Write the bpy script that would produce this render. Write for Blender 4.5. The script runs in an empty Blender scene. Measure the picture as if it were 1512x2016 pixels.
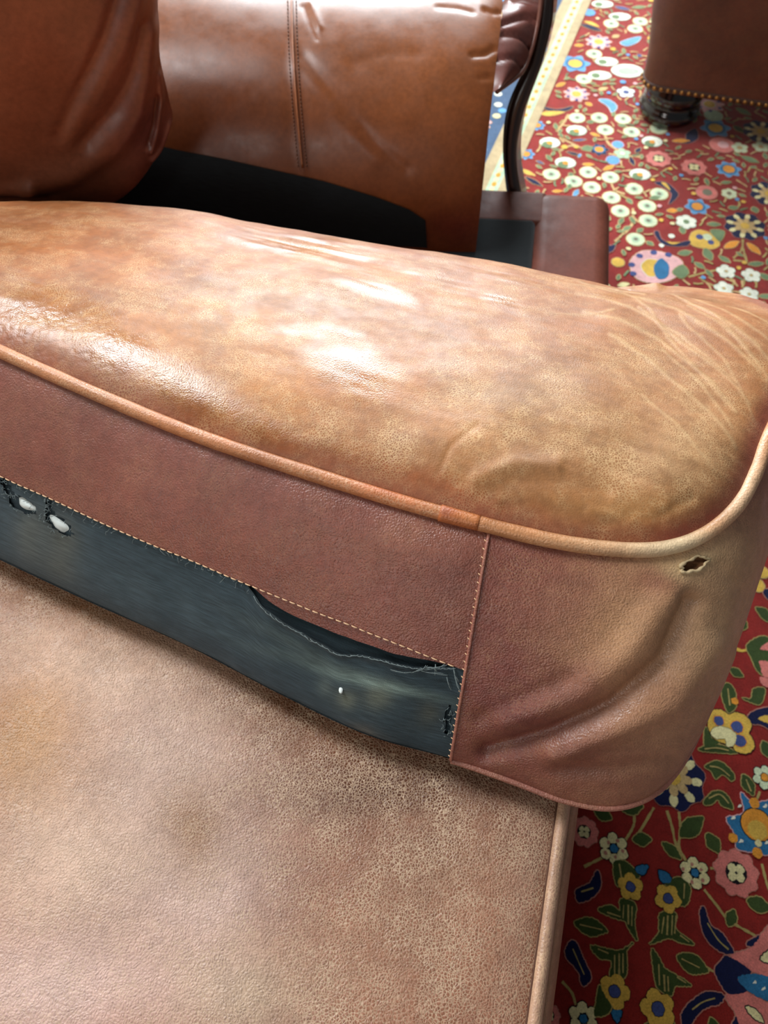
import bpy, math, random
import numpy as np
from mathutils import Vector, Matrix
from mathutils.geometry import tessellate_polygon

scene = bpy.context.scene
COL = scene.collection
random.seed(7)
rng = np.random.default_rng(7)

# ------------------------------------------------------------------ camera
FW, FH, FPX = 1512, 2016, 1514.0
CAM_H, PITCH = 1.03, math.radians(60.0)
CAM = np.array([0.0, 0.0, CAM_H])
AF = np.array([0.0, math.cos(PITCH), -math.sin(PITCH)])
AR = np.array([1.0, 0.0, 0.0])
AU = np.array([0.0, math.sin(PITCH), math.cos(PITCH)])
cam_data = bpy.data.cameras.new('camera')
cam_data.sensor_fit = 'VERTICAL'
cam_data.sensor_height = 36.0
cam_data.lens = 36.0 * FPX / FH
cam_data.clip_start = 0.02
cam_data.dof.use_dof = True
cam_data.dof.focus_distance = 0.58
cam_data.dof.aperture_fstop = 8.5
cam = bpy.data.objects.new('camera', cam_data)
COL.objects.link(cam)
cam.location = CAM
cam.rotation_euler = (math.radians(90.0) - PITCH, 0, 0)
scene.camera = cam

# ------------------------------------------------------------------ light
vs = scene.view_settings
vs.view_transform = 'Standard'
vs.look = 'None'
vs.gamma = 1.0
vs.use_curve_mapping = False
vs.exposure = 0.0
world = bpy.data.worlds.new('room_light')
scene.world = world
world.use_nodes = True
bg = world.node_tree.nodes['Background']
bg.inputs['Color'].default_value = (0.92, 0.96, 1.0, 1)
bg.inputs['Strength'].default_value = 0.14


def area_light(name, loc, target, sx, sy, power, color):
    d = bpy.data.lights.new(name, 'AREA')
    d.shape = 'RECTANGLE'
    d.size, d.size_y = sx, sy
    d.energy = power
    d.color = color
    o = bpy.data.objects.new(name, d)
    COL.objects.link(o)
    o.location = loc
    o.rotation_euler = (Vector(target) - Vector(loc)).to_track_quat('-Z', 'Y').to_euler()
    return o


area_light('daylight_far_window', (-0.05, 3.45, 1.62), (0.1, 0.8, 0.3), 1.5, 1.15, 175.0, (0.86, 0.95, 1.0))
area_light('daylight_left_window', (-1.28, 1.45, 2.42), (-0.1, 0.4, 0.5), 0.82, 1.2, 80.0, (0.93, 0.97, 1.0))
area_light('near_fill_light', (-1.25, -1.7, 1.9), (0.0, 0.4, 0.5), 0.9, 0.9, 24.0, (1.0, 0.97, 0.94))  # added fill behind the viewer for the boxing's sheen; no window stands there


# ------------------------------------------------------------------ helpers
def ray(px, py):
    return AF + AR * ((px - 756.0) / FPX) - AU * ((py - 1008.0) / FPX)


def W(px, py, h):                     # the world point at height h seen at that pixel of the photo
    d = ray(px, py)
    return CAM + d * ((h - CAM_H) / d[2])


def D(px, py, z):                     # the world point at depth z
    return CAM + ray(px, py) * z


def PL(px, py, p0, n):                # on a plane
    d = ray(px, py)
    return CAM + d * (np.dot(np.array(p0) - CAM, n) / np.dot(d, n))


def proj(P):                          # world points -> photo pixels (to find marks on a surface)
    Q = np.asarray(P) - CAM
    z = Q @ AF
    return np.stack([756 + FPX * (Q @ AR) / z, 1008 - FPX * (Q @ AU) / z], -1)


def lin(c):
    c = np.array(c, float) / 255.0
    return np.where(c <= 0.04045, c / 12.92, ((c + 0.055) / 1.055) ** 2.4)


def cr(P, t, closed=False):           # Catmull-Rom through control points, t in control index
    P = np.asarray(P, float)
    n = len(P)
    t = np.asarray(t, float)
    i = np.floor(t).astype(int)
    if not closed:
        i = np.clip(i, 0, n - 2)
    f = (t - i)[..., None]

    def g(k):
        if closed:
            return P[np.mod(k, n)]
        lo, hi = k < 0, k > n - 1
        r = P[np.clip(k, 0, n - 1)].copy()
        r[lo] = 2 * P[0] - P[1]
        r[hi] = 2 * P[-1] - P[-2]
        return r
    a, b, c, d = g(i - 1), g(i), g(i + 1), g(i + 2)
    return 0.5 * (2 * b + (c - a) * f + (2 * a - 5 * b + 4 * c - d) * f ** 2 + (3 * b - a - 3 * c + d) * f ** 3)


def resample(P, n):                   # by arc length
    P = np.asarray(P, float)
    s = np.concatenate([[0], np.cumsum(np.linalg.norm(np.diff(P, axis=0), axis=1))])
    q = np.linspace(0, s[-1], n)
    return np.stack([np.interp(q, s, P[:, k]) for k in range(P.shape[1])], -1)


def spline(P, n):
    P = np.asarray(P, float)
    return resample(cr(P, np.linspace(0, len(P) - 1, 24 * len(P))), n)


def _h(i, j, k, seed):
    v = (i * 374761393 + j * 668265263 + k * 2147483647 + seed * 974634777) & 0xFFFFFFFF
    v = ((v ^ (v >> 13)) * 1274126177) & 0xFFFFFFFF
    return ((v ^ (v >> 16)) & 0xFFFF) / 65535.0


def vnoise(P, seed=0):                # value noise, -1..1
    P = np.asarray(P, float)
    i = np.floor(P).astype(np.int64)
    f = P - i
    f = f * f * (3 - 2 * f)
    r = 0
    for a in (0, 1):
        for b in (0, 1):
            for c in (0, 1):
                w = (f[..., 0] if a else 1 - f[..., 0]) * (f[..., 1] if b else 1 - f[..., 1]) * (f[..., 2] if c else 1 - f[..., 2])
                r = r + w * _h(i[..., 0] + a, i[..., 1] + b, i[..., 2] + c, seed)
    return r * 2 - 1


def fbm(P, seed=0, oct=3):
    r, a = 0, 1.0
    P = np.asarray(P, float)
    for k in range(oct):
        r = r + a * vnoise(P * 2 ** k, seed + 17 * k)
        a *= 0.5
    return r / 1.75


def polydist(Q, poly):                # distance of 2D points to a polyline, and the signed side
    Q = np.asarray(Q)
    best = np.full(Q.shape[:-1], 1e9)
    side = np.zeros(Q.shape[:-1])
    for a, b in zip(poly[:-1], poly[1:]):
        a, b = np.array(a, float), np.array(b, float)
        ab = b - a
        t = np.clip(((Q - a) @ ab) / max(ab @ ab, 1e-9), 0, 1)
        dv = Q - (a + t[..., None] * ab)
        d = np.linalg.norm(dv, axis=-1)
        s = ab[0] * dv[..., 1] - ab[1] * dv[..., 0]
        m = d < best
        best = np.where(m, d, best)
        side = np.where(m, np.sign(s), side)
    return best, side


def gauss(d, w):
    return np.exp(-(d / w) ** 2)


def smooth(a, b, x):
    t = np.clip((x - a) / (b - a), 0, 1)
    return t * t * (3 - 2 * t)


def gnormals(P, toward=None):
    du = np.gradient(P, axis=1)
    dv = np.gradient(P, axis=0)
    n = np.cross(du, dv)
    n /= np.maximum(np.linalg.norm(n, axis=-1, keepdims=True), 1e-12)
    if toward is not None:
        c = np.mean(np.sum(n * (np.array(toward) - P), axis=-1))
        if c < 0:
            n = -n
    return n


def new_obj(name, verts, faces, mat, parent=None, base=(0, 0, 0), col=None, uv=None, smooth_=True):
    me = bpy.data.meshes.new(name)
    v = np.asarray(verts, float) - np.asarray(base, float)
    me.from_pydata(v.tolist(), [], [tuple(int(k) for k in f) for f in faces])
    if col is not None:
        a = me.color_attributes.new('Col', 'FLOAT_COLOR', 'POINT')
        c = np.asarray(col, float)
        if c.shape[1] == 3:
            c = np.concatenate([c, np.zeros((len(c), 1))], 1)
        a.data.foreach_set('color', c.astype(np.float32).ravel())
    if uv is not None:
        l = me.uv_layers.new(name='UVMap')
        li = np.empty(len(me.loops), dtype=np.int32)
        me.loops.foreach_get('vertex_index', li)
        l.data.foreach_set('uv', np.asarray(uv, np.float32)[li].ravel())
    if smooth_:
        me.polygons.foreach_set('use_smooth', [True] * len(me.polygons))
    me.materials.append(mat)
    me.update()
    o = bpy.data.objects.new(name, me)
    COL.objects.link(o)
    if parent is not None:
        o.parent = parent
    else:
        o.location = base
    return o


def thing(name, base, label, cat, group=None):
    o = bpy.data.objects.new(name, None)
    o.empty_display_size = 0.05
    COL.objects.link(o)
    o.location = base
    tag(o, label, cat, group)
    return o


def tag(o, label=None, cat=None, group=None, kind=None):
    if label: o['label'] = label
    if cat: o['category'] = cat
    if group: o['group'] = group
    if kind: o['kind'] = kind
    return o


def grid_faces(nv, nu, closed_u=False, keep=None):
    F = []
    mu = nu if closed_u else nu - 1
    idx = np.arange(nv * nu).reshape(nv, nu)
    a = idx[:-1, :mu]
    b = np.roll(idx, -1, 1)[:-1, :mu]
    c = np.roll(idx, -1, 1)[1:, :mu]
    d = idx[1:, :mu]
    Q = np.stack([a, b, c, d], -1)
    if keep is not None:
        Q = Q[keep[:, :mu]]
    return Q.reshape(-1, 4).tolist()


def grid_obj(name, P, mat, parent, base, col=None, closed_u=False, keep=None, uv=None):
    nv, nu = P.shape[:2]
    F = grid_faces(nv, nu, closed_u, keep)
    n = gnormals(P)
    return new_obj(name, P.reshape(-1, 3), F, mat, parent, base,
                   None if col is None else col.reshape(nv * nu, -1),
                   None if uv is None else uv.reshape(-1, 2))


def tube_data(pts, r, seg=10, closed=False):
    P = np.asarray(pts, float)
    n = len(P)
    r = np.broadcast_to(np.asarray(r, float), (n,))
    if closed:
        T = np.roll(P, -1, 0) - np.roll(P, 1, 0)
    else:
        T = np.gradient(P, axis=0)
    T /= np.maximum(np.linalg.norm(T, axis=1, keepdims=True), 1e-12)
    up = np.array([0.13, 0.21, 0.97])
    V = []
    N = np.cross(T[0], up)
    N /= np.linalg.norm(N)
    for i in range(n):
        N = N - T[i] * (N @ T[i])
        N /= max(np.linalg.norm(N), 1e-9)
        Bn = np.cross(T[i], N)
        for k in range(seg):
            a = 2 * math.pi * k / seg
            V.append(P[i] + r[i] * (math.cos(a) * N + math.sin(a) * Bn))
    F = []
    m = n if closed else n - 1
    for i in range(m):
        j = (i + 1) % n
        for k in range(seg):
            l = (k + 1) % seg
            F.append((i * seg + k, i * seg + l, j * seg + l, j * seg + k))
    if not closed:
        F.append(tuple(range(seg))[::-1])
        F.append(tuple((n - 1) * seg + k for k in range(seg)))
    return np.array(V), F


def merge(parts):
    V, F, o = [], [], 0
    for v, f in parts:
        V.append(np.asarray(v, float))
        F += [tuple(k + o for k in q) for q in f]
        o += len(v)
    return np.concatenate(V), F


def box_data(lo, hi, bevel=0.0, seg=4, frame=None, pw=None):
    # rounded box: loops of a rounded rectangle stacked along z
    lo, hi = np.array(lo, float), np.array(hi, float)
    b = bevel
    loops = []
    for k in range(seg + 1):
        a = math.pi / 2 * k / seg
        loops.append((b * (1 - math.sin(a)), lo[2] + b * (1 - math.cos(a))))
    for k in range(seg + 1):
        a = math.pi / 2 * (1 - k / seg)
        loops.append((b * (1 - math.sin(a)), hi[2] - b * (1 - math.cos(a))))
    V = []
    cs = 5
    for ins, z in loops:
        r = max(b - ins, 1e-4)
        for cx, cy, a0 in ((hi[0] - b, hi[1] - b, 0), (lo[0] + b, hi[1] - b, 90), (lo[0] + b, lo[1] + b, 180), (hi[0] - b, lo[1] + b, 270)):
            for k in range(cs):
                a = math.radians(a0 + 90 * k / (cs - 1))
                V.append((cx + r * math.cos(a), cy + r * math.sin(a), z))
    m = cs * 4
    F = grid_faces(len(loops), m, True)
    F.append(tuple(range(m))[::-1])
    F.append(tuple((len(loops) - 1) * m + k for k in range(m)))
    V = np.array(V)
    if frame is not None:
        o, ax, ay = [np.array(q, float) for q in frame]
        V = o + V[:, :1] * ax + V[:, 1:2] * ay + V[:, 2:] * np.array([0, 0, 1.0])
    return V, F


def lathe_data(prof, seg=28):
    V = []
    for r, z in prof:
        for k in range(seg):
            a = 2 * math.pi * k / seg
            V.append((r * math.cos(a), r * math.sin(a), z))
    F = grid_faces(len(prof), seg, True)
    F.append(tuple(range(seg))[::-1])
    F.append(tuple((len(prof) - 1) * seg + k for k in range(seg)))
    return np.array(V), F


# ------------------------------------------------------------------ materials
class NT:
    def __init__(s, name):
        s.m = bpy.data.materials.new(name)
        s.m.use_nodes = True
        s.t = s.m.node_tree
        s.b = s.t.nodes['Principled BSDF']

    def n(s, typ, **kw):
        q = s.t.nodes.new(typ)
        for k, v in kw.items():
            if k in q.inputs:
                q.inputs[k].default_value = v
            else:
                setattr(q, k, v)
        return q

    def l(s, a, b):
        s.t.links.new(a, b)

    def math(s, op, a, b=None, clamp=False):
        q = s.n('ShaderNodeMath')
        q.operation = op
        q.use_clamp = clamp
        for k, v in enumerate((a, b)):
            if v is None: continue
            if isinstance(v, (int, float)): q.inputs[k].default_value = v
            else: s.l(v, q.inputs[k])
        return q.outputs[0]

    def mix(s, f, a, b, blend='MIX'):
        q = s.n('ShaderNodeMix')
        q.data_type = 'RGBA'
        q.blend_type = blend
        for k, v in ((0, f), (6, a), (7, b)):
            if isinstance(v, (int, float)): q.inputs[k].default_value = v
            elif isinstance(v, (tuple, list, np.ndarray)): q.inputs[k].default_value = tuple(v)[:3] + (1,)
            else: s.l(v, q.inputs[k])
        return q.outputs[2]

    def noise(s, vec, scale, detail=3, rough=0.5):
        q = s.n('ShaderNodeTexNoise')
        q.inputs['Scale'].default_value = scale
        q.inputs['Detail'].default_value = detail
        q.inputs['Roughness'].default_value = rough
        if vec is not None: s.l(vec, q.inputs['Vector'])
        return q

    def ramp(s, f, lo, hi, a=0.0, b=1.0):
        q = s.n('ShaderNodeMapRange')
        q.interpolation_type = 'SMOOTHSTEP'
        s.l(f, q.inputs[0])
        for k, v in zip((1, 2, 3, 4), (lo, hi, a, b)):
            q.inputs[k].default_value = v
        return q.outputs[0]


def leather(name, grain=520.0, crack=0.5, cell=300.0, rough=(0.30, 0.50), bump=0.25, coat=0.0, tint=None, light=(214, 176, 128), mottle=0.35, spec=0.5, spread=(0.36, 0.66, 0.0), finish=None):
    N = NT(name)
    tc = N.n('ShaderNodeTexCoord').outputs['Object']
    warp = N.noise(tc, 60, 2)
    wv = N.n('ShaderNodeVectorMath', operation='MULTIPLY_ADD')
    N.l(warp.outputs['Color'], wv.inputs[0])
    wv.inputs[1].default_value = (0.006, 0.006, 0.006)
    N.l(tc, wv.inputs[2])
    if tint is None:
        at = N.n('ShaderNodeAttribute', attribute_name='Col')
        col, alpha = at.outputs['Color'], at.outputs['Alpha']
    else:
        r = N.n('ShaderNodeRGB')
        r.outputs[0].default_value = tuple(lin(tint)) + (1,)
        col = r.outputs[0]
        v = N.n('ShaderNodeValue')
        v.outputs[0].default_value = 0.5
        alpha = v.outputs[0]
    big = N.noise(tc, 14, 4, 0.6)
    fine = N.noise(tc, 160, 3, 0.6)
    mot = N.ramp(big.outputs['Fac'], 0.3, 0.7, 1 - mottle * 0.55, 1 + mottle * 0.45)
    mf = N.ramp(fine.outputs['Fac'], 0.25, 0.75, 0.88, 1.12)
    mm = N.math('MULTIPLY', mot, mf)
    hsv = N.n('ShaderNodeVectorMath', operation='SCALE')
    N.l(col, hsv.inputs[0])
    N.l(mm, hsv.inputs['Scale'])
    vor = N.n('ShaderNodeTexVoronoi', feature='DISTANCE_TO_EDGE')
    vor.inputs['Scale'].default_value = cell
    N.l(wv.outputs[0], vor.inputs['Vector'])
    line = N.ramp(vor.outputs['Distance'], 0.0, 0.20, 1.0, 0.0)
    patch = N.ramp(N.noise(tc, 34, 3, 0.65).outputs['Fac'], spread[0], spread[1], spread[2])
    lm = N.math('MULTIPLY', N.math('MULTIPLY', line, patch), N.math('MULTIPLY', alpha, crack * 2), True)
    c2 = N.mix(lm, hsv.outputs[0], lin(light))
    N.l(c2, N.b.inputs['Base Color'])
    rn = N.noise(tc, 45, 4, 0.6)
    rr = N.ramp(rn.outputs['Fac'], 0.3, 0.7, rough[0], rough[1])
    if finish is not None:              # where the original finish is worn off the leather turns matt
        fa = N.n('ShaderNodeAttribute', attribute_name='finish').outputs['Fac']
        rr = N.math('ADD', rr, N.math('MULTIPLY', N.math('SUBTRACT', 1.0, fa), finish))
    N.l(rr, N.b.inputs['Roughness'])
    N.b.inputs['Specular IOR Level'].default_value = spec
    if coat:
        N.b.inputs['Coat Weight'].default_value = coat
        N.b.inputs['Coat Roughness'].default_value = 0.18
    v2 = N.n('ShaderNodeTexVoronoi', feature='F1')
    v2.inputs['Scale'].default_value = grain
    N.l(wv.outputs[0], v2.inputs['Vector'])
    hgt = N.math('ADD', N.math('MULTIPLY', v2.outputs['Distance'], -0.7), N.math('MULTIPLY', vor.outputs['Distance'], 0.8))
    hgt = N.math('ADD', hgt, N.math('MULTIPLY', N.noise(tc, 900, 2).outputs['Fac'], 0.3))
    bp = N.n('ShaderNodeBump')
    bp.inputs['Strength'].default_value = bump
    bp.inputs['Distance'].default_value = 0.0012
    N.l(hgt, bp.inputs['Height'])
    N.l(bp.outputs[0], N.b.inputs['Normal'])
    return N.m


def cloth(name, tint=None):
    N = NT(name)
    uv = N.n('ShaderNodeTexCoord').outputs['UV']
    if tint is None:
        col = N.n('ShaderNodeAttribute', attribute_name='Col').outputs['Color']
    else:
        r = N.n('ShaderNodeRGB')
        r.outputs[0].default_value = tuple(lin(tint)) + (1,)
        col = r.outputs[0]
    mp = N.n('ShaderNodeMapping')
    mp.inputs['Rotation'].default_value = (0, 0, math.radians(38))
    N.l(uv, mp.inputs['Vector'])
    w = N.n('ShaderNodeTexWave', wave_type='BANDS')
    w.inputs['Scale'].default_value = 330
    w.inputs['Distortion'].default_value = 1.2
    w.inputs['Detail'].default_value = 2
    w.inputs['Detail Scale'].default_value = 2
    N.l(mp.outputs[0], w.inputs['Vector'])
    st = N.n('ShaderNodeMapping')
    st.inputs['Scale'].default_value = (60, 900, 1)
    N.l(uv, st.inputs['Vector'])
    sn = N.noise(st.outputs[0], 1.0, 3)
    f = N.math('MULTIPLY', N.ramp(w.outputs['Fac'], 0.1, 0.9, 0.72, 1.28), N.ramp(sn.outputs['Fac'], 0.25, 0.8, 0.7, 1.45))
    sc = N.n('ShaderNodeVectorMath', operation='SCALE')
    N.l(col, sc.inputs[0])
    N.l(f, sc.inputs['Scale'])
    N.l(sc.outputs[0], N.b.inputs['Base Color'])
    N.b.inputs['Roughness'].default_value = 0.9
    N.b.inputs['Specular IOR Level'].default_value = 0.2
    N.b.inputs['Sheen Weight'].default_value = 0.15
    bp = N.n('ShaderNodeBump')
    bp.inputs['Strength'].default_value = 0.35
    bp.inputs['Distance'].default_value = 0.0005
    N.l(N.math('ADD', w.outputs['Fac'], sn.outputs['Fac']), bp.inputs['Height'])
    N.l(bp.outputs[0], N.b.inputs['Normal'])
    return N.m


def plain(name, rgb, rough=0.6, spec=0.4, noise=0.0, nscale=80, coat=0.0, bump=0.0):
    N = NT(name)
    tc = N.n('ShaderNodeTexCoord').outputs['Object']
    nz = N.noise(tc, nscale, 4, 0.6)
    c = N.mix(nz.outputs['Fac'], lin(rgb) * (1 - noise), np.minimum(lin(rgb) * (1 + noise), 1))
    N.l(c, N.b.inputs['Base Color'])
    N.b.inputs['Roughness'].default_value = rough
    N.b.inputs['Specular IOR Level'].default_value = spec
    N.b.inputs['Coat Weight'].default_value = coat
    N.b.inputs['Coat Roughness'].default_value = 0.08
    if bump:
        bp = N.n('ShaderNodeBump')
        bp.inputs['Strength'].default_value = bump
        bp.inputs['Distance'].default_value = 0.001
        N.l(nz.outputs['Fac'], bp.inputs['Height'])
        N.l(bp.outputs[0], N.b.inputs['Normal'])
    return N.m


def wood(name, rgb):
    N = NT(name)
    tc = N.n('ShaderNodeTexCoord').outputs['Object']
    mp = N.n('ShaderNodeMapping')
    mp.inputs['Scale'].default_value = (60, 60, 6)
    N.l(tc, mp.inputs['Vector'])
    nz = N.noise(mp.outputs[0], 1.0, 4)
    N.l(N.mix(nz.outputs['Fac'], lin(rgb) * 0.5, lin(rgb) * 1.5), N.b.inputs['Base Color'])
    N.b.inputs['Roughness'].default_value = 0.3
    N.b.inputs['Coat Weight'].default_value = 0.3
    return N.m


def rug_material():
    N = NT('rug_wool_pile')
    tc = N.n('ShaderNodeTexCoord').outputs['Object']
    col = N.n('ShaderNodeAttribute', attribute_name='Col').outputs['Color']
    a = N.noise(tc, 700, 3, 0.7)
    b = N.noise(tc, 40, 4, 0.6)
    f = N.math('MULTIPLY', N.ramp(a.outputs['Fac'], 0.25, 0.75, 0.72, 1.25), N.ramp(b.outputs['Fac'], 0.3, 0.7, 0.85, 1.12))
    sc = N.n('ShaderNodeVectorMath', operation='SCALE')
    N.l(col, sc.inputs[0])
    N.l(f, sc.inputs['Scale'])
    N.l(sc.outputs[0], N.b.inputs['Base Color'])
    N.b.inputs['Roughness'].default_value = 0.95
    N.b.inputs['Specular IOR Level'].default_value = 0.1
    N.b.inputs['Sheen Weight'].default_value = 0.45
    N.b.inputs['Sheen Roughness'].default_value = 0.4
    bp = N.n('ShaderNodeBump')
    bp.inputs['Strength'].default_value = 0.6
    bp.inputs['Distance'].default_value = 0.0015
    N.l(a.outputs['Fac'], bp.inputs['Height'])
    N.l(bp.outputs[0], N.b.inputs['Normal'])
    return N.m


M_top = leather('worn_tan_leather', grain=700, cell=560, crack=0.42, rough=(0.18, 0.28), bump=0.16, light=(228, 190, 138), mottle=0.30, spec=0.55, finish=0.38)
M_box = leather('maroon_brown_leather', grain=620, cell=520, crack=0.30, rough=(0.36, 0.46), bump=0.42, light=(196, 150, 108), mottle=0.18, spec=0.62)
M_welt = leather('welt_leather', grain=600, cell=420, crack=0.35, rough=(0.36, 0.5), bump=0.3, light=(226, 190, 150), mottle=0.25)
M_ott = leather('pebbled_ottoman_leather', grain=520, cell=470, crack=0.55, rough=(0.40, 0.56), bump=0.6, light=(202, 172, 142), mottle=0.24, spread=(0.25, 0.75, 0.2))
M_chair = leather('smooth_chair_leather', grain=700, cell=500, crack=0.05, rough=(0.34, 0.44), bump=0.06, mottle=0.30)
M_arm = leather('arm_leather', grain=700, cell=500, crack=0.04, rough=(0.30, 0.40), bump=0.05, mottle=0.25, spec=0.30)
M_rail = leather('seat_rail_leather', grain=700, cell=500, crack=0.05, rough=(0.50, 0.60), bump=0.06, mottle=0.30, spec=0.18)
M_stool = leather('dark_stool_leather', grain=500, cell=400, crack=0.03, rough=(0.45, 0.55), bump=0.12, tint=(88, 44, 26), mottle=0.4)
M_cloth = cloth('black_decking_cloth')
M_deck = cloth('black_deck_lining', tint=(20, 26, 28))
M_under = cloth('inner_lining_cloth', tint=(32, 46, 52))
M_thread = plain('tan_thread', (228, 188, 148), 0.7)
M_dthread = plain('dark_thread', (92, 58, 40), 0.7)
M_gthread = plain('frayed_grey_thread', (120, 132, 132), 0.9)
M_fluff = plain('white_stuffing', (225, 232, 228), 0.95, noise=0.08)
M_foam = plain('brown_foam', (96, 62, 34), 0.95, noise=0.5, nscale=300, bump=0.6)
M_suede = plain('torn_leather_fibre', (196, 172, 132), 0.95, noise=0.25, nscale=500, bump=0.6)
M_wood = wood('dark_carved_wood', (34, 18, 12))
M_foot = plain('polished_black_wood', (14, 11, 9), 0.12, coat=0.7)
M_brass = plain('aged_brass', (150, 104, 52), 0.35, noise=0.3)
M_brass.node_tree.nodes['Principled BSDF'].inputs['Metallic'].default_value = 0.8
M_rug = rug_material()
M_floor = wood('floor_boards', (120, 84, 52))

# ------------------------------------------------------------------ floor and rug
E2 = np.array([math.cos(math.radians(69.8)), math.sin(math.radians(69.8)), 0.0])   # along the rug's border
E1 = np.array([E2[1], -E2[0], 0.0])


def dt(d, t, z=0.0):
    return E1 * d + E2 * t + np.array([0, 0, z])


v, f = box_data((-1.45, -2.6, -0.10), (3.2, 3.75, -0.0125), 0.002, 1)
fl = new_obj('floor', v, f, M_floor, smooth_=False)
tag(fl, 'floor boards under the patterned rug', kind='structure')
M_wall = plain('wall_plaster', (214, 206, 192), .9, noise=.04)
M_frame = plain('window_paint', (232, 230, 224), .5)


def wall_with_window(name, o, ax, ay, length, x0, x1, z0, z1, wname):
    fr = (o, ax, ay)
    parts = [box_data((0, 0, 0), (x0, .10, 3.5), .001, 1, fr), box_data((x1, 0, 0), (length, .10, 3.5), .001, 1, fr),
             box_data((x0, 0, 0), (x1, .10, z0), .001, 1, fr), box_data((x0, 0, z1), (x1, .10, 3.5), .001, 1, fr)]
    v, f = merge(parts)
    tag(new_obj(name, v, f, M_wall, smooth_=False), 'plain pale wall with a window', kind='structure')
    w = .05
    parts = [box_data((x0, .02, z0), (x0 + w, .08, z1), .004, 1, fr), box_data((x1 - w, .02, z0), (x1, .08, z1), .004, 1, fr),
             box_data((x0 + w, .02, z0), (x1 - w, .08, z0 + w), .004, 1, fr), box_data((x0 + w, .02, z1 - w), (x1 - w, .08, z1), .004, 1, fr)]
    v, f = merge(parts)
    tag(new_obj(wname, v, f, M_frame, smooth_=False), 'painted window frame', kind='structure')


X_, Y_ = np.array([1.0, 0, 0]), np.array([0, 1.0, 0])
wall_with_window('wall_far', np.array([-2.05, 3.52, -.0125]), X_, Y_, 5.2, 1.20, 2.80, 1.00, 2.25, 'window_1')
wall_with_window('wall_left', np.array([-1.34, -2.6, -.0125]), Y_, -X_, 6.1, 3.55, 4.55, 1.74, 3.12, 'window_2')

RUG = thing('rug', (0.3, 1.0, -0.0125), 'red oriental rug with cream, navy and yellow woven flowers', 'rug')
RB = (0.3, 1.0, -0.0125)
C = dict(R=(138, 36, 30), G=(58, 74, 34), g=(110, 130, 92), L=(172, 152, 92), N=(18, 24, 62), n=(186, 126, 108), C=(226, 214, 158),
         M=(206, 216, 178), Y=(214, 172, 74), O=(222, 146, 50), B=(44, 108, 150), b=(98, 152, 196), P=(214, 122, 112), p=(222, 170, 168),
         T=(196, 164, 112), K=(16, 12, 20), V=(66, 78, 128), W=(226, 226, 208), E=(176, 156, 120), m=(172, 196, 164), t=(66, 88, 116), S=(120, 116, 96))
C = {k: lin(q) for k, q in C.items()}
pat_v, pat_f, pat_c = [], [], []
occ = []
zc = [0]


def add_poly(P2, color, layer):
    """one flat woven shape: world x, y points, colour key, layer of the carved pile"""
    zc[0] += 1
    z = 0.0004 * layer + 0.0000001 * zc[0]
    pts = [Vector((p[0], p[1], 0)) for p in P2]
    tri = tessellate_polygon([pts])
    o = len(pat_v)
    pat_v.extend([(p[0], p[1], z) for p in P2])
    pat_f.extend([(a + o, b + o, c + o) for a, b, c in tri])
    pat_c.extend([tuple(C[color]) + (0.0,)] * len(P2))


def offset_poly(P, d):
    P = np.asarray(P, float)
    a = np.roll(P, 1, 0)
    b = np.roll(P, -1, 0)
    t = b - a
    t /= np.maximum(np.linalg.norm(t, axis=1, keepdims=True), 1e-9)
    n = np.stack([t[:, 1], -t[:, 0]], 1)
    x, y = P[:, 0], P[:, 1]
    if np.sum(x * np.roll(y, -1) - np.roll(x, -1) * y) < 0:
        n = -n
    return P + n * d


def shape(P, color, layer=2, out=None, ow=0.0013, jag=0.0006, step=0.0016, soft=True):
    P = np.asarray(P, float)[:, :2]
    if soft:
        n = len(P)
        Q = cr(P, np.linspace(0, n, n * 8, endpoint=False), True)
    else:
        Q = P
    Q = np.concatenate([Q, Q[:1]])
    L = np.sum(np.linalg.norm(np.diff(Q, axis=0), axis=1))
    k = int(min(max(L / step, 8), 160))
    Q = resample(Q, k + 1)[:-1]
    Q = Q + rng.uniform(-jag, jag, Q.shape)
    if out:
        add_poly(offset_poly(Q, ow), out, layer - 0.6)
    add_poly(Q, color, layer)
    c = Q.mean(0)
    occ.append((c[0], c[1], np.max(np.linalg.norm(Q - c, axis=1))))


def disc(c, r, color, layer=2, out=None, ow=0.0013, ry=None, ang=0.0, n=14):
    a = np.linspace(0, 2 * math.pi, n, endpoint=False)
    ry = ry or r
    x, y = r * np.cos(a), ry * np.sin(a)
    ca, sa = math.cos(ang), math.sin(ang)
    shape(np.stack([c[0] + x * ca - y * sa, c[1] + x * sa + y * ca], 1), color, layer, out, ow)


def strip(P, w, color, layer=1.0):
    P = np.asarray(P, float)[:, :2]
    Q = cr(P, np.linspace(0, len(P) - 1, 8 * len(P)))
    n = max(int(np.sum(np.linalg.norm(np.diff(Q, axis=0), axis=1)) / 0.003), 3)
    Q = resample(Q, n)
    T = np.gradient(Q, axis=0)
    T /= np.maximum(np.linalg.norm(T, axis=1, keepdims=True), 1e-9)
    N = np.stack([-T[:, 1], T[:, 0]], 1) * (w / 2 * rng.uniform(0.7, 1.25, (n, 1)))
    add_poly(np.concatenate([Q + N, (Q - N)[::-1]]), color, layer)


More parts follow.
